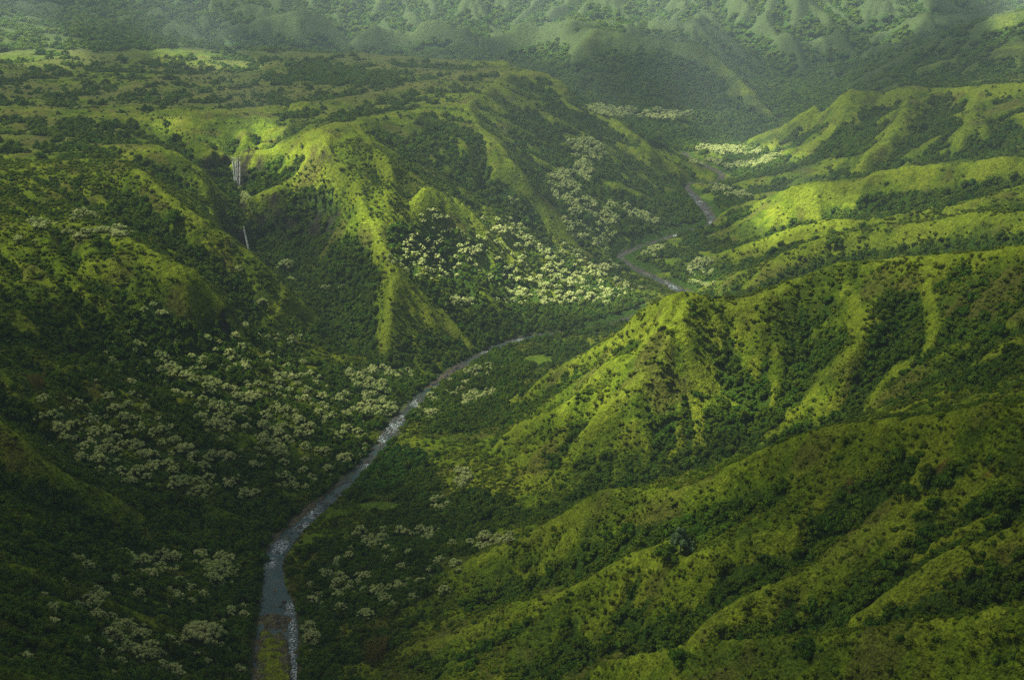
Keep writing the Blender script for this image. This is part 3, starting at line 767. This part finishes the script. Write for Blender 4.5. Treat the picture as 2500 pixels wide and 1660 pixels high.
# ------------------------------------------------------------------ plant kinds used in the masses
def protos(colname, lst):
    c = bpy.data.collections.new(colname)
    for i, me in enumerate(lst):
        o = bpy.data.objects.new('%s_%02d' % (me.name, i), me); c.objects.link(o)
    return c
dark_l = [tree_crown('forest_crown', 10 + k, M_dark if k % 3 else M_mid, 7, 2.5, 4.2, 1.35, 46, .34) for k in range(4)]
shrub_l = [tree_crown('shrub_crown', 30 + k, M_dark if k == 1 else M_mid, 3, .9, 1.6, .8, 36, .22) for k in range(3)]
fern_l = [tree_crown('fern_clump', 50 + k, M_fern, 3, 1.0, .9, .62, 34, .2, jit=.8) for k in range(3)]
pale_l = [tree_crown('pale_crown', 70 + k, M_pale, 16 + 4 * k, 3.4, 5.0, .95, 34, .22, .5) for k in range(3)]
em_l = [tree_crown('emerald_crown', 90 + k, M_emerald, 6, 2.2, 3.4, 1.2, 46, .3) for k in range(2)]

def scatter_object(name, coll, P, S, RZ, IDX):
    me = bpy.data.meshes.new(name); n = len(P)
    me.vertices.add(n); me.vertices.foreach_set('co', P.astype(np.float32).ravel())
    a = me.attributes.new('scl', 'FLOAT_VECTOR', 'POINT'); a.data.foreach_set('vector', S.astype(np.float32).ravel())
    a = me.attributes.new('rot', 'FLOAT_VECTOR', 'POINT'); a.data.foreach_set('vector', RZ.astype(np.float32).ravel())
    a = me.attributes.new('pick', 'INT', 'POINT'); a.data.foreach_set('value', IDX.astype(np.int32))
    ob = bpy.data.objects.new(name, me); C.objects.link(ob)
    g = bpy.data.node_groups.new(name + '_spread', 'GeometryNodeTree')
    g.interface.new_socket('Geometry', in_out='INPUT', socket_type='NodeSocketGeometry')
    g.interface.new_socket('Geometry', in_out='OUTPUT', socket_type='NodeSocketGeometry')
    gi = g.nodes.new('NodeGroupInput'); go = g.nodes.new('NodeGroupOutput')
    ci = g.nodes.new('GeometryNodeCollectionInfo'); ci.inputs[0].default_value = coll; ci.inputs[1].default_value = True; ci.inputs[2].default_value = True
    ip = g.nodes.new('GeometryNodeInstanceOnPoints'); ip.inputs['Pick Instance'].default_value = True
    def na(nm, ty):
        x = g.nodes.new('GeometryNodeInputNamedAttribute'); x.data_type = ty; x.inputs[0].default_value = nm; return x.outputs[0]
    g.links.new(gi.outputs[0], ip.inputs['Points']); g.links.new(ci.outputs[0], ip.inputs['Instance'])
    g.links.new(na('pick', 'INT'), ip.inputs['Instance Index']); g.links.new(na('scl', 'FLOAT_VECTOR'), ip.inputs['Scale'])
    e2r = g.nodes.new('FunctionNodeEulerToRotation'); g.links.new(na('rot', 'FLOAT_VECTOR'), e2r.inputs[0]); g.links.new(e2r.outputs[0], ip.inputs['Rotation'])
    g.links.new(ip.outputs[0], go.inputs[0])
    md = ob.modifiers.new('spread', 'NODES'); md.node_group = g
    ob['kind'] = 'stuff'; return ob

TMAX = .50
def jitter_field(r0, r1, s, seed):
    r = np.random.default_rng(seed)
    xm = r1 * math.sin(.64)
    X, Y = np.meshgrid(np.arange(-xm, xm, s), np.arange(r0 * .8, r1, s))
    X = X + (r.random(X.shape) - .5) * s * .95; Y = Y + (r.random(Y.shape) - .5) * s * .95
    X = X.ravel(); Y = Y.ravel(); R = np.hypot(X, Y); k = (R >= r0) & (R < r1) & (np.abs(np.arctan2(X, Y)) < (.63 if r0 < 1200 else TMAX))
    return X[k], Y[k], R[k], r
def visible(X, Y, Z, n=90, lift=2.0):
    ok = np.ones(len(X), bool)
    for t in np.linspace(.25, .985, n):
        hz = height(X * t, Y * t); zz = CAM_H + (Z + lift - CAM_H) * t
        ok &= ~((hz > zz) & (np.hypot(X * t, Y * t) > 225))
    return ok
pale_m = spots(PALE) ; emer_m = spots([(905,1075,72,42,-20),(870,1120,60,20,0)])
PT = {k: ([], [], [], []) for k in ('forest', 'shrubs', 'fern', 'pale', 'emerald')}
def put(kind, X, Y, Z, S, r, nvar, tilt=.12):
    n = len(X)
    if not n: return
    t = PT[kind]
    t[0].append(np.stack([X, Y, Z], 1)); t[1].append(S)
    t[2].append(np.stack([(r.random(n) - .5) * tilt, (r.random(n) - .5) * tilt, r.random(n) * 6.283], 1)); t[3].append(r.integers(0, nvar, n))
pale_near = []
for r0, r1, s in ((215, 1300, 4.0), (1300, 2200, 5.6), (2200, 3400, 10.5), (3400, 5600, 15)):
    X, Y, R, r = jitter_field(r0, r1, s, int(r0) + 5)
    f = height(X, Y, forest); p = height(X, Y, pale_m); wet = height(X, Y, rn); em = height(X, Y, emer_m)
    rk_ = height(X, Y, rocky); lg = height(X, Y, lowgrass); Z = height(X, Y); k0 = s / 4.0
    nn = fbm(X, Y, 30, 3, 400)
    dry = (wet > 1.55) & (lg < .3)
    if r0 >= 1300: dry &= height(X, Y, rd) > np.where(R < 2200, 17, 12)
    else: dry &= (height(X, Y, rd) > 15) | (R < 1130)
    n9 = fbm(X, Y, 16, 2, 440)
    isp = dry & (p > .12) & (r.random(len(X)) < .95 * smooth(.05, 1.0, p) * smooth(-.45, .15, nn * .6 + n9 * .7 + p * .45 - .3)) & (rk_ < .5)
    ise = dry & (em + .7 * nn > .45) & (em > .05) & ~isp & (r.random(len(X)) < .85)
    isf = dry & (f > r.random(len(X)) * .9 + .08) & (r.random(len(X)) < .97 - .75 * rk_) & ~isp & ~ise
    def sc(m, lo, hi):
        a = (lo + (hi - lo) * r.random(m.sum()) ** 1.5) * k0; return np.stack([a, a, a * (.8 + .5 * r.random(m.sum()))], 1) * (1 if r0 < 2000 else np.array([1, 1, .75]))
    put('forest', X[isf], Y[isf], Z[isf] - .5, sc(isf, .75, 1.45), r, 4)
    put('emerald', X[ise], Y[ise], Z[ise] - .5, sc(ise, .9, 1.5), r, 2)
    if r0 < 1300:
        q = isp & (r.random(len(X)) < .62)
        pale_near.append((X[q], Y[q], Z[q]))
    else:
        put('pale', X[isp], Y[isp], Z[isp] - .3, sc(isp, .7, 1.1), r, 3)
    sh = dry & ~isf & ~isp & ~ise & (height(X, Y, crest) < .3 + .7 * r.random(len(X))) & (r.random(len(X)) < np.where(R < 1300, .10, .34) + .55 * smooth(.2, .9, height(X, Y, fm) * 1.5) * .5) & (r.random(len(X)) < smooth(-.25, .45, nn * 1.3 + .1)) & (rk_ < .6)
    a = (sc(sh, 1.0, 2.6) * np.where(height(X, Y, near_right)[sh] > .5, .55, .85)[:, None]) if r0 < 1300 else sc(sh, .6, 1.5) * (1 if r0 < 2000 else .55); put('shrubs', X[sh], Y[sh], Z[sh] - .2, a, r, 3)
for r0, r1, s in ((215, 760, 2.0), (760, 1300, 3.0)):
    X, Y, R, r = jitter_field(r0, r1, s, int(r0) + 905)
    f = height(X, Y, forest); wet = height(X, Y, rn); Z = height(X, Y); nn = fbm(X, Y, 22, 3, 420); lg = height(X, Y, lowgrass)
    fe = (wet > 1.45) & (f < .6) & (r.random(len(X)) < smooth(-.7, .5, nn) * .8) & (lg < .3) & (height(X, Y, crest) < .3 + .9 * r.random(len(X)))
    a = (.7 + 1.0 * r.random(fe.sum()) ** 2) * s / 2.0; put('fern', X[fe], Y[fe], Z[fe] - .15, np.stack([a, a, a * (.6 + .6 * r.random(fe.sum()))], 1), r, 3, .5)
    sh = (wet > 1.35) & (height(X, Y, crest) < .3 + .6 * r.random(len(X))) & ~fe & (f < .7) & (r.random(len(X)) < .16 + .5 * smooth(0, .6, nn)) & (lg < .3)
    a = (.45 + .9 * r.random(sh.sum()) ** 2) * (s / 2) ** .6; put('shrubs', X[sh], Y[sh], Z[sh] - .15, np.stack([a, a, a], 1), r, 3, .5)

# single trees that stand out in the photograph: bearing, depression, elevation is read from the ground
def on_ground(u, v):
    ks_ = np.linspace(0, 1, 900); t = math.exp
    x = (u - 1180.5) / 2850.0; q = (v - 784.0) / 2850.0
    dx, dy, dz = x, CP - q * SP, -SP - q * CP
    rr = np.exp(np.linspace(math.log(260), math.log(6000), 4000)); k = rr / math.hypot(dx, dy)
    h = height(dx * k, dy * k); z = CAM_H + dz * k
    hit = np.nonzero(z < h)[0]
    i = hit[0] if len(hit) else len(k) - 1
    return dx * k[i], dy * k[i], h[i]
kept = []
def crowd(x, y, d):
    for a, b, e in kept:
        if (a - x) ** 2 + (b - y) ** 2 < (d + e) ** 2 * .3: return True
    return False
crown_var = {}
def crown_mesh(kind, k):
    key = (kind, k)
    if key not in crown_var:
        if kind == 'pale': crown_var[key] = tree_crown('crown', 500 + k, M_pale, (20, 26, 32, 17, 38)[k], (3.3, 3.8, 4.4, 3.0, 4.8)[k], (4.8, 5.2, 5.6, 4.4, 6.2)[k], .82, 40, .19, (.5, .6, .45, .55, .5)[k])
        elif kind == 'dark': crown_var[key] = tree_crown('crown', 600 + k, M_dark, 18, 3.6, 5.2, 1.25, 60, .26)
        elif kind == 'blue': crown_var[key] = tree_crown('crown', 640 + k, M_blue, 16, 3.0, 6.2, 1.0, 60, .2, .8)
        elif kind == 'bigpale': crown_var[key] = tree_crown('crown', 660 + k, M_pale, 120, 13, 10, 1.35, 60, .24, .62)
    return crown_var[key]
trunk_v = [trunk_mesh('trunk', 700 + k, 4.6, .22, 3.2, M_bark) for k in range(3)]
trunk_big = trunk_mesh('trunk', 720, 9.0, .6, 10, M_bark, 8)
def make_tree(x, y, z, s, kind, k, label, cat='tree', group=None, rz=None, sz=1.0, name='tree'):
    e = bpy.data.objects.new(name, None); C.objects.link(e); e.location = (x, y, z - .3); e.rotation_euler = (0, 0, rng.random() * 6.28 if rz is None else rz); e.scale = (s, s, s * sz)
    e.empty_display_size = .5
    for nm, m in (('crown', crown_mesh(kind, k)), ('trunk', trunk_big if kind == 'bigpale' else trunk_v[k % 3])):
        o = bpy.data.objects.new(nm, m); C.objects.link(o); o.parent = e
    tag(e, label, cat, group); return e
BIG = [
 (460,1478,'bigpale',0,.98,'largest pale domed tree, standing alone in dark forest left of the green gravel bar','pale_leaved_tree'),
 (500,1330,'bigpale',1,.90,'broad pale tree with a gap in its crown, just left of the blue river pool','pale_leaved_tree'),
 (405,520,'dark',0,2.6,'single dark round tree on the grassy spur left of the lower waterfall','dark_round_tree'),
 (662,625,'pale',2,2.0,'pale rounded tree above the bare brown scar right of the lower waterfall','pale_leaved_tree'),
 (672,655,'pale',0,1.6,'pale tree just below the bare brown scar on the waterfall valley floor','pale_leaved_tree'),
 (1568,1275,'blue',0,2.0,'bluish green tree in the hollow between two near ridges at the right','blue_green_tree'),
 (1540,1290,'dark',1,1.5,'dark bushy tree touching the bluish green tree in the near hollow','dark_round_tree'),
 (282,146,'dark',2,2.6,'dark tree clump at the right end of the sunlit patch on the far plateau','dark_round_tree'),
 (1565,1530,'dark',1,1.2,'dark bush breaking the nearest bright ridge crest at the bottom','dark_round_tree'),
 (1858,1500,'dark',2,1.0,'small dark bush on the nearest ridge crest, right of centre bottom','dark_round_tree'),
 (1785,590,'dark',0,1.7,'dark tree on the crest of the low ridge behind the knob hill','dark_round_tree'),
 (1925,568,'dark',1,1.9,'dark spreading tree in the notch behind the long bright ridge crest','dark_round_tree'),
 (1150,545,'pale',4,1.7,'pale tree standing highest above the sunlit grove in the middle','pale_leaved_tree'),
 (1395,628,'pale',4,1.6,'bright pale tree at the right end of the sunlit grove, above the river bend','pale_leaved_tree'),
 (605,705,'pale',1,1.3,'small pale tree at the foot of the brown cliff end','pale_leaved_tree'),
]
for u, v, kind, k, s, lab, nm in BIG:
    x, y, z = on_ground(u, v)
    make_tree(x, y, z, s, kind, k, lab, 'tree', name=nm, sz=1.0); kept.append((x, y, {'bigpale': 12, 'pale': 4, 'dark': 3.6, 'blue': 3}[kind] * s))

# pale trees of the groves, one object each, nearest first
PX = np.concatenate([p[0] for p in pale_near]); PY = np.concatenate([p[1] for p in pale_near]); PZ = np.concatenate([p[2] for p in pale_near])
pu, pv, pd = sight(PX, PY, PZ + 4)
vis = visible(PX, PY, PZ, lift=4) & (pu > 6) & (pu < 2355) & (pv < 1560)
order = np.argsort(pd)
ZONES = [
 (lambda u, v: v > 1225 and u < 600 and v < 1400 and u > 330, 'pale tree in the dark forest close to the left side of the blue river pool', 'pale trees beside the blue river pool'),
 (lambda u, v: v > 1225 and u < 600 and v < 1400, 'pale tree in dark forest at lower left, left of the pool grove', 'pale trees at the lower left edge'),
 (lambda u, v: v > 1225 and u < 340, 'pale tree at the bottom left, left of the largest domed tree', 'pale trees left of the largest domed tree'),
 (lambda u, v: v > 1225 and u < 600, 'pale tree around the largest domed tree near the green gravel bar', 'pale trees around the largest domed tree'),
 (lambda u, v: u > 600 and v > 1290, 'pale tree scattered in dark scrub on the near right bank of the river', 'pale trees on the near right bank'),
 (lambda u, v: u > 760 and v > 1075, 'pale tree in the scrub flat between the river and the long near ridge', 'pale trees on the scrub flat'),
 (lambda u, v: u < 620 and v > 925, 'pale tree packed in the dense grove low on the left slope', 'pale trees of the dense left grove'),
 (lambda u, v: v > 800 and u < 960, 'pale tree in the upper grove stretching along the left bank of the river', 'pale trees of the upper left bank grove'),
 (lambda u, v: v > 800, 'pale tree on the flat right of the middle reach of the river', 'pale trees on the middle right bank'),
 (lambda u, v: u < 470, 'pale tree in the dark hollow on the far left hillside', 'pale trees of the left hillside hollow'),
 (lambda u, v: u < 860, 'pale tree in the side valley below the waterfalls', 'pale trees below the waterfalls'),
 (lambda u, v: True, 'pale tree in the sunlit grove on the slope above the river bend', 'pale trees of the sunlit grove'),
]
n_obj = 0; rp = np.random.default_rng(5)
rest = []; members = {}
for i in order:
    x, y, z = PX[i], PY[i], PZ[i]
    s = .36 + .75 * rp.random() ** 1.6
    if crowd(x, y, 2.2 * s): continue
    if vis[i] and n_obj < 285:
        for test, lab, grp in ZONES:
            if test(pu[i], pv[i]): break
        e_ = make_tree(x, y, z, s, 'pale', int(rp.integers(0, 5)), lab, 'tree', grp, name='pale_leaved_tree', sz=.85 + .35 * rp.random()); n_obj += 1
        members.setdefault(grp, []).append((e_, pu[i], pv[i], s / pd[i], lab))
    else:
        rest.append((x, y, z - .3, s))
for grp, mem in members.items():       # the ones at the rim of each grove can be told apart by their place
    if len(mem) < 8: continue
    where = grp.replace('pale trees ', '')
    used = set()
    for word, key in (('leftmost', lambda m: m[1]), ('rightmost', lambda m: -m[1]), ('farthest back', lambda m: m[2]), ('nearest', lambda m: -m[2]), ('largest', lambda m: -m[3]), ('smallest', lambda m: m[3]),
                      ('upper left corner', lambda m: m[1] + m[2]), ('upper right corner', lambda m: m[2] - m[1]), ('lower left corner', lambda m: m[1] - m[2]), ('lower right corner', lambda m: -m[1] - m[2])):
        m = min((m for m in mem if m[0].name not in used), key=key); used.add(m[0].name)
        m[0]['label'] = ('%s tree of the pale trees %s' if 'corner' in word else '%s of the pale trees %s') % (word, where)
rest = np.array(rest)
put('pale', rest[:, 0], rest[:, 1], rest[:, 2], np.stack([rest[:, 3]] * 3, 1) * 1.15, rp, 3)
print('PALE objects', n_obj, 'rest', len(rest))
NM = {'forest': ('forest_canopy', protos('forest_kinds', dark_l), 'dark broadleaf forest filling the gullies and lower slopes', 'forest'),
      'shrubs': ('shrub_cover', protos('shrub_kinds', shrub_l), 'dark shrubs dotted over the grassy slopes and plateau', 'shrubs'),
      'fern': ('fern_cover', protos('fern_kinds', fern_l), 'yellow green ferns matting the near ridges', 'ferns'),
      'pale': ('distant_pale_forest', protos('pale_kinds', pale_l), 'pale leaved trees massed in the farther groves', 'forest'),
      'emerald': ('emerald_thicket', protos('emerald_kinds', em_l), 'deep emerald thicket on the right bank of the river', 'thicket')}
big_keep = [k for k in kept if k[2] > 6]
for k, (nm, coll, lab, cat) in NM.items():
    P, S, Rr_, I = (np.concatenate(t) for t in PT[k])
    m = np.ones(len(P), bool)
    for a, b, e in big_keep: m &= np.hypot(P[:, 0] - a, P[:, 1] - b) > e * .8
    print(nm, m.sum())
    tag(scatter_object(nm, coll, P[m], S[m], Rr_[m], I[m]), lab, cat)

# ------------------------------------------------------------------ bamboo, boulders, stones
def bamboo(u, v, w, h, n, seed, label):
    x, y, z = on_ground(u, v); r = np.random.default_rng(seed)
    e = bpy.data.objects.new('bamboo_clump', None); C.objects.link(e); e.location = (x, y, z); tag(e, label, 'bamboo')
    V = []; F = []; SV = []; SF = []
    for k in range(n):
        a = r.random() * 6.283; q = math.sqrt(r.random()) * w; bx, by = q * math.cos(a) * .55, q * math.sin(a)
        bz = float(height(x + bx, y + by)) - z; hh = h * (.6 + .5 * r.random()); lean = r.normal(size=2) * .16 + np.array([bx, by]) / w * .25
        b0 = len(SV)
        for t in range(4):
            f = t / 3; c = np.array([bx + lean[0] * hh * f * f, by + lean[1] * hh * f * f, bz + hh * f]); rr = .10 * (1 - .8 * f)
            for j in range(3): SV.append(c + np.array([math.cos(j * 2.1), math.sin(j * 2.1), 0]) * rr)
        for t in range(3):
            for j in range(3): SF.append((b0 + t * 3 + j, b0 + t * 3 + (j + 1) % 3, b0 + t * 3 + 3 + (j + 1) % 3, b0 + t * 3 + 3 + j))
        for j in range(26):
            f = .25 + .75 * r.random(); c = np.array([bx + lean[0] * hh * f * f, by + lean[1] * hh * f * f, bz + hh * f])
            d = np.array([*(r.normal(size=2) * .5 + lean), .9 + .4 * r.random()]); d /= np.linalg.norm(d); sd = np.cross(d, r.normal(size=3)); sd /= np.linalg.norm(sd)
            L = .9 + .9 * r.random(); b1 = len(V); V += [c - sd * .10, c + sd * .10, c + d * L * .6 + sd * .13, c + d * L]; F.append((b1, b1 + 1, b1 + 2, b1 + 3))
    for nm, me_ in (('leaf', mesh_np('leaf', V, F, M_bamboo)), ('stalk', mesh_np('stalk', SV, SF, M_bamboo))):
        o = bpy.data.objects.new(nm, me_); C.objects.link(o); o.parent = e; o['kind'] = 'stuff'
bamboo(868,1515,9,9,120,1,'golden brown bamboo clump at the foot of the near ridge, bottom centre left')
bamboo(88,895,6,8,50,2,'small dead golden tree clump in the dark bowl at the left edge')

def rock_mesh(seed):
    r = np.random.default_rng(seed); V = IV2.copy()
    o = r.normal(size=3) * 9
    n = perlin(V[:, 0] * 1.3 + o[0], V[:, 1] * 1.3 + V[:, 2] + o[1], seed)
    V = V * (1 + .35 * n)[:, None] * np.array([1, .75 + .3 * r.random(), .6])
    return mesh_np('boulder', V, IF2, M_rock)
rocks = [rock_mesh(s) for s in range(4)]
BO = [(655,1388,1.5,'dark boulder standing in the lower end of the blue pool'),(648,1400,1.0,'small dark boulder just below the lower end of the blue pool'),(617,1418,1.1,'lone dark stone on the grey gravel left of the green bar'),
      (640,1278,1.3,'dark boulder beside the white rapid at the head of the blue pool'),(722,1200,1.2,'boulder in the river below the straight reach, nearest the left bank'),(893,975,1.3,'dark boulder parting the white rapids above the straight reach')]
for k, (u, v, s, lab) in enumerate(BO):
    x, y, z = on_ground(u, v)
    o = bpy.data.objects.new('boulder', rocks[k % 4]); C.objects.link(o); o.location = (x, y, max(z, float(np.interp(0, [0, 1], [0, 1]))) + .2); o.scale = (s, s, s); o.rotation_euler = (0, 0, k * 1.3)
    tag(o, lab, 'boulder', 'boulders in the river')
# river stones
ri = np.random.default_rng(77); n = 9000
kk = ri.integers(0, len(river), n); off = ri.uniform(-1.25, 1.25, n)
sx = river[kk, 0] + nxr[kk] * river[kk, 3] * off + ri.normal(size=n); sy = river[kk, 1] + nyr[kk] * river[kk, 3] * off + ri.normal(size=n)
den = fbm(sx, sy, 16, 3, 800); su, sv_, _ = sight(sx, sy, river[kk, 2])
pool = spots([(632,1345,30,48)], su, sv_)
k = (den + .25 * np.abs(off) > -.05) & (pool < .3)
P = np.stack([sx, sy, np.maximum(height(sx, sy), river[kk, 2] - .35)], 1)[k]; a = (.22 + .85 * ri.random(k.sum()) ** 3)
a = a * np.clip(np.hypot(P[:, 0], P[:, 1]) / 700, .8, 1.8)
tag(scatter_object('river_stones', protos('stone_kinds', rocks), P, np.stack([a, a, a], 1), np.stack([a * 0, a * 0, ri.random(len(a)) * 6], 1), ri.integers(0, 4, len(a))), 'dark stones strewn along the river bed', 'stones')

# ------------------------------------------------------------------ waterfalls
def fall_material():
    b = NB('falling_water'); pos = b.n('ShaderNodeNewGeometry').outputs['Position']
    mp = b.n('ShaderNodeMapping'); mp.inputs['Scale'].default_value = (1.6, 1.6, .12); b.l(pos, mp.inputs[0])
    c = b.ramp(b.noise(1.0, 3, .6, mp.outputs[0]), [(.3, (.55, .58, .58)), (.6, (.9, .92, .91))])
    p = b.n('ShaderNodeBsdfPrincipled'); p.inputs['Roughness'].default_value = .6; b.l(c, p.inputs['Base Color'])
    b.l(p.outputs[0], b.out.inputs['Surface']); return b.m
M_fall = fall_material()
def fall(name, label, strands, seed):
    """each strand: (u, v, z) at the lip and at the foot, half width at the lip and at the foot; water arcs outwards"""
    root = bpy.data.objects.new(name, None); C.objects.link(root)
    u, v, z = strands[0][0]; x, y = place(u, v, z); root.location = (x, y, z); tag(root, label, 'waterfall'); r = np.random.default_rng(seed)
    for a, b, w0, w1 in strands:
        A = np.array([*place(*a), a[2]]); B = np.array([*place(*b), b[2]]); V = []; F = []; n = 16
        pull = 0.0
        for t in np.linspace(0, .9, 14):         # stand the strand just clear of the rock behind it
            p = A + (B - A) * np.array([t, math.sqrt(t), t])
            while pull < .02:
                q = p + (np.array([0, 0, CAM_H]) - p) * pull
                if height(q[0], q[1]) < q[2] - 2.0: break
                pull += .0006
        for i in range(n + 1):
            t = i / n; p = A + (B - A) * np.array([t, min(1, math.sqrt(t) * 1.0), t]); w = (w0 + (w1 - w0) * t) * (.85 + .3 * r.random())
            p = p + (np.array([0, 0, CAM_H]) - p) * pull
            for j in range(6):
                s = j / 5 * 2 - 1; V.append(p - np.array(root.location) + np.array([s * w, -.7 * (1 - s * s) - .5, 0]) + r.normal(size=3) * .05)
            for j in range(6):
                s = 1 - j / 5 * 2; V.append(p - np.array(root.location) + np.array([s * w, .25, 0]))
        m = 12
        for i in range(n):
            for j in range(m): F.append((i * m + j, i * m + (j + 1) % m, (i + 1) * m + (j + 1) % m, (i + 1) * m + j))
        F.append(tuple(range(m))); F.append(tuple(reversed(range(n * m, n * m + m))))
        o = bpy.data.objects.new('water_strand', mesh_np('water_strand', V, F, M_fall, True)); C.objects.link(o); o.parent = root
fall('waterfall', 'upper waterfall of several white strands dropping over a dark rock wall',
     [((536,364.5,135),(543,431,101.5),0.85,1.15),((542.5,365,134.5),(546,430,102),.36,.6),((546.5,365,134.5),(549,428,102.5),.14,.2),((552.5,365,134.5),(553.5,428,102.5),.4,.55)], 1)
fall('waterfall', 'lower waterfall, one thin curving white strand in the forest',
     [((562,524,90),(576,586,62.5),.6,1.0)], 2)

# ------------------------------------------------------------------ haze
def box_mesh(name, x0, x1, y0, y1, z0_, z1_):
    V = [(x, y, z) for z in (z0_, z1_) for x, y in ((x0, y0), (x1, y0), (x1, y1), (x0, y1))]
    F = [(3, 2, 1, 0), (4, 5, 6, 7), (0, 1, 5, 4), (1, 2, 6, 5), (2, 3, 7, 6), (3, 0, 4, 7)]
    me = bpy.data.meshes.new(name); me.from_pydata(V, [], F); me.update(); return me
zmin = min(float(Zs.min()), float(Zo.min())); zmax = max(float(Zs.max()), float(Zo.max()), CAM_H)
hm = box_mesh('haze', -19100, 19100, -19100, 19100, zmin - 1, zmax + 25)
b = NB('thin_haze'); pvn = b.n('ShaderNodeVolumePrincipled'); pvn.inputs['Color'].default_value = (.64, .87, .90, 1); pvn.inputs['Density'].default_value = HAZE; pvn.inputs['Anisotropy'].default_value = 0.0
b.l(pvn.outputs[0], b.out.inputs['Volume']); hm.materials.append(b.m)
hz = bpy.data.objects.new('haze', hm); C.objects.link(hz); hz['kind'] = 'stuff'
tag(hz, 'thin grey green haze filling the valley', 'haze')

# ------------------------------------------------------------------ broken cloud deck, out of view, its thickness shaped to place sun and shade
CB = zmax + 700.0
def sun_in(X, Y):
    """how much sunlight the deck lets through to the ground point X, Y"""
    Z = np.full(X.shape, 70.0); Z = np.where(Y > 50, Z, 0)
    ins = (Y > 100) & (np.hypot(X, Y) < 9000) & (np.hypot(X, Y) > 250) & (np.abs(np.arctan2(X, Y)) < .62)
    Z = np.where(ins, height(np.where(ins, X, 0), np.where(ins, Y, 1000)), 100)
    u, v, d = sight(X, Y, Z); u = np.where(ins, u, -9999); v = np.where(ins, v, -9999)
    T = .08 + (BASE_T - .08) * smooth(480, 950, Y) + .07 * fbm(X, Y, 700, 3, 500) * smooth(300, 900, Y)  # deck thickened over and behind the camera to darken the foreground
    for (a, b_, c, e, ang, w) in LIGHTMAP:
        m = spots([(a, b_, c, e, ang)], u, v); T = T * (1 - m) + (w if w >= 0 else T) * m
    return np.clip(T, .02, .97)
cxs = np.concatenate([np.arange(-12000, -3000, 300.0), np.arange(-3000, 3000, 22.0), np.arange(3000, 12001, 300.0)])
cys = np.concatenate([np.arange(-9000, 0, 300.0), np.arange(0, 2600, 22.0), np.arange(2600, 5200, 65.0), np.arange(5200, 13001, 300.0)])
CX, CY = np.meshgrid(cxs, cys)
sh_ = (CB - 70) / math.tan(SUN_EL)
T = sun_in(CX - math.sin(SUN_AZ) * sh_, CY - math.cos(SUN_AZ) * sh_)
tau = -np.log(T)
thick = tau * 11 + 4
top = CB + thick * (1 + .3 * fbm(CX, CY, 220, 3, 510)); bot = CB - thick * .3 * (1 + .4 * fbm(CX, CY, 160, 3, 520))
nr, nt = CX.shape
me_t = grid_mesh('clouds', np.vstack([CX, CX[::-1]]), np.vstack([CY, CY[::-1]]), np.vstack([top, bot[::-1]]))
add_attr(me_t, 'tau', np.vstack([tau, tau[::-1]]) * .5)
b = NB('cloud'); at = b.n('ShaderNodeAttribute', attribute_name='tau')
ex = b.n('ShaderNodeMath', operation='MULTIPLY'); ex.inputs[1].default_value = -1; b.l(at.outputs['Fac'], ex.inputs[0])
e2 = b.n('ShaderNodeMath', operation='EXPONENT'); b.l(ex.outputs[0], e2.inputs[0])
tr = b.n('ShaderNodeBsdfTransparent'); tl = b.n('ShaderNodeBsdfTranslucent', Color=(.13, .14, .15, 1)); df = b.n('ShaderNodeBsdfDiffuse', Color=(.35, .35, .35, 1))
m1 = b.n('ShaderNodeMixShader'); m1.inputs[0].default_value = .55; b.l(df.outputs[0], m1.inputs[1]); b.l(tl.outputs[0], m1.inputs[2])
m2_ = b.n('ShaderNodeMixShader'); b.l(e2.outputs[0], m2_.inputs[0]); b.l(m1.outputs[0], m2_.inputs[1]); b.l(tr.outputs[0], m2_.inputs[2])
b.l(m2_.outputs[0], b.out.inputs['Surface']); me_t.materials.append(b.m)
clo = bpy.data.objects.new('clouds', me_t); C.objects.link(clo); clo['kind'] = 'structure'
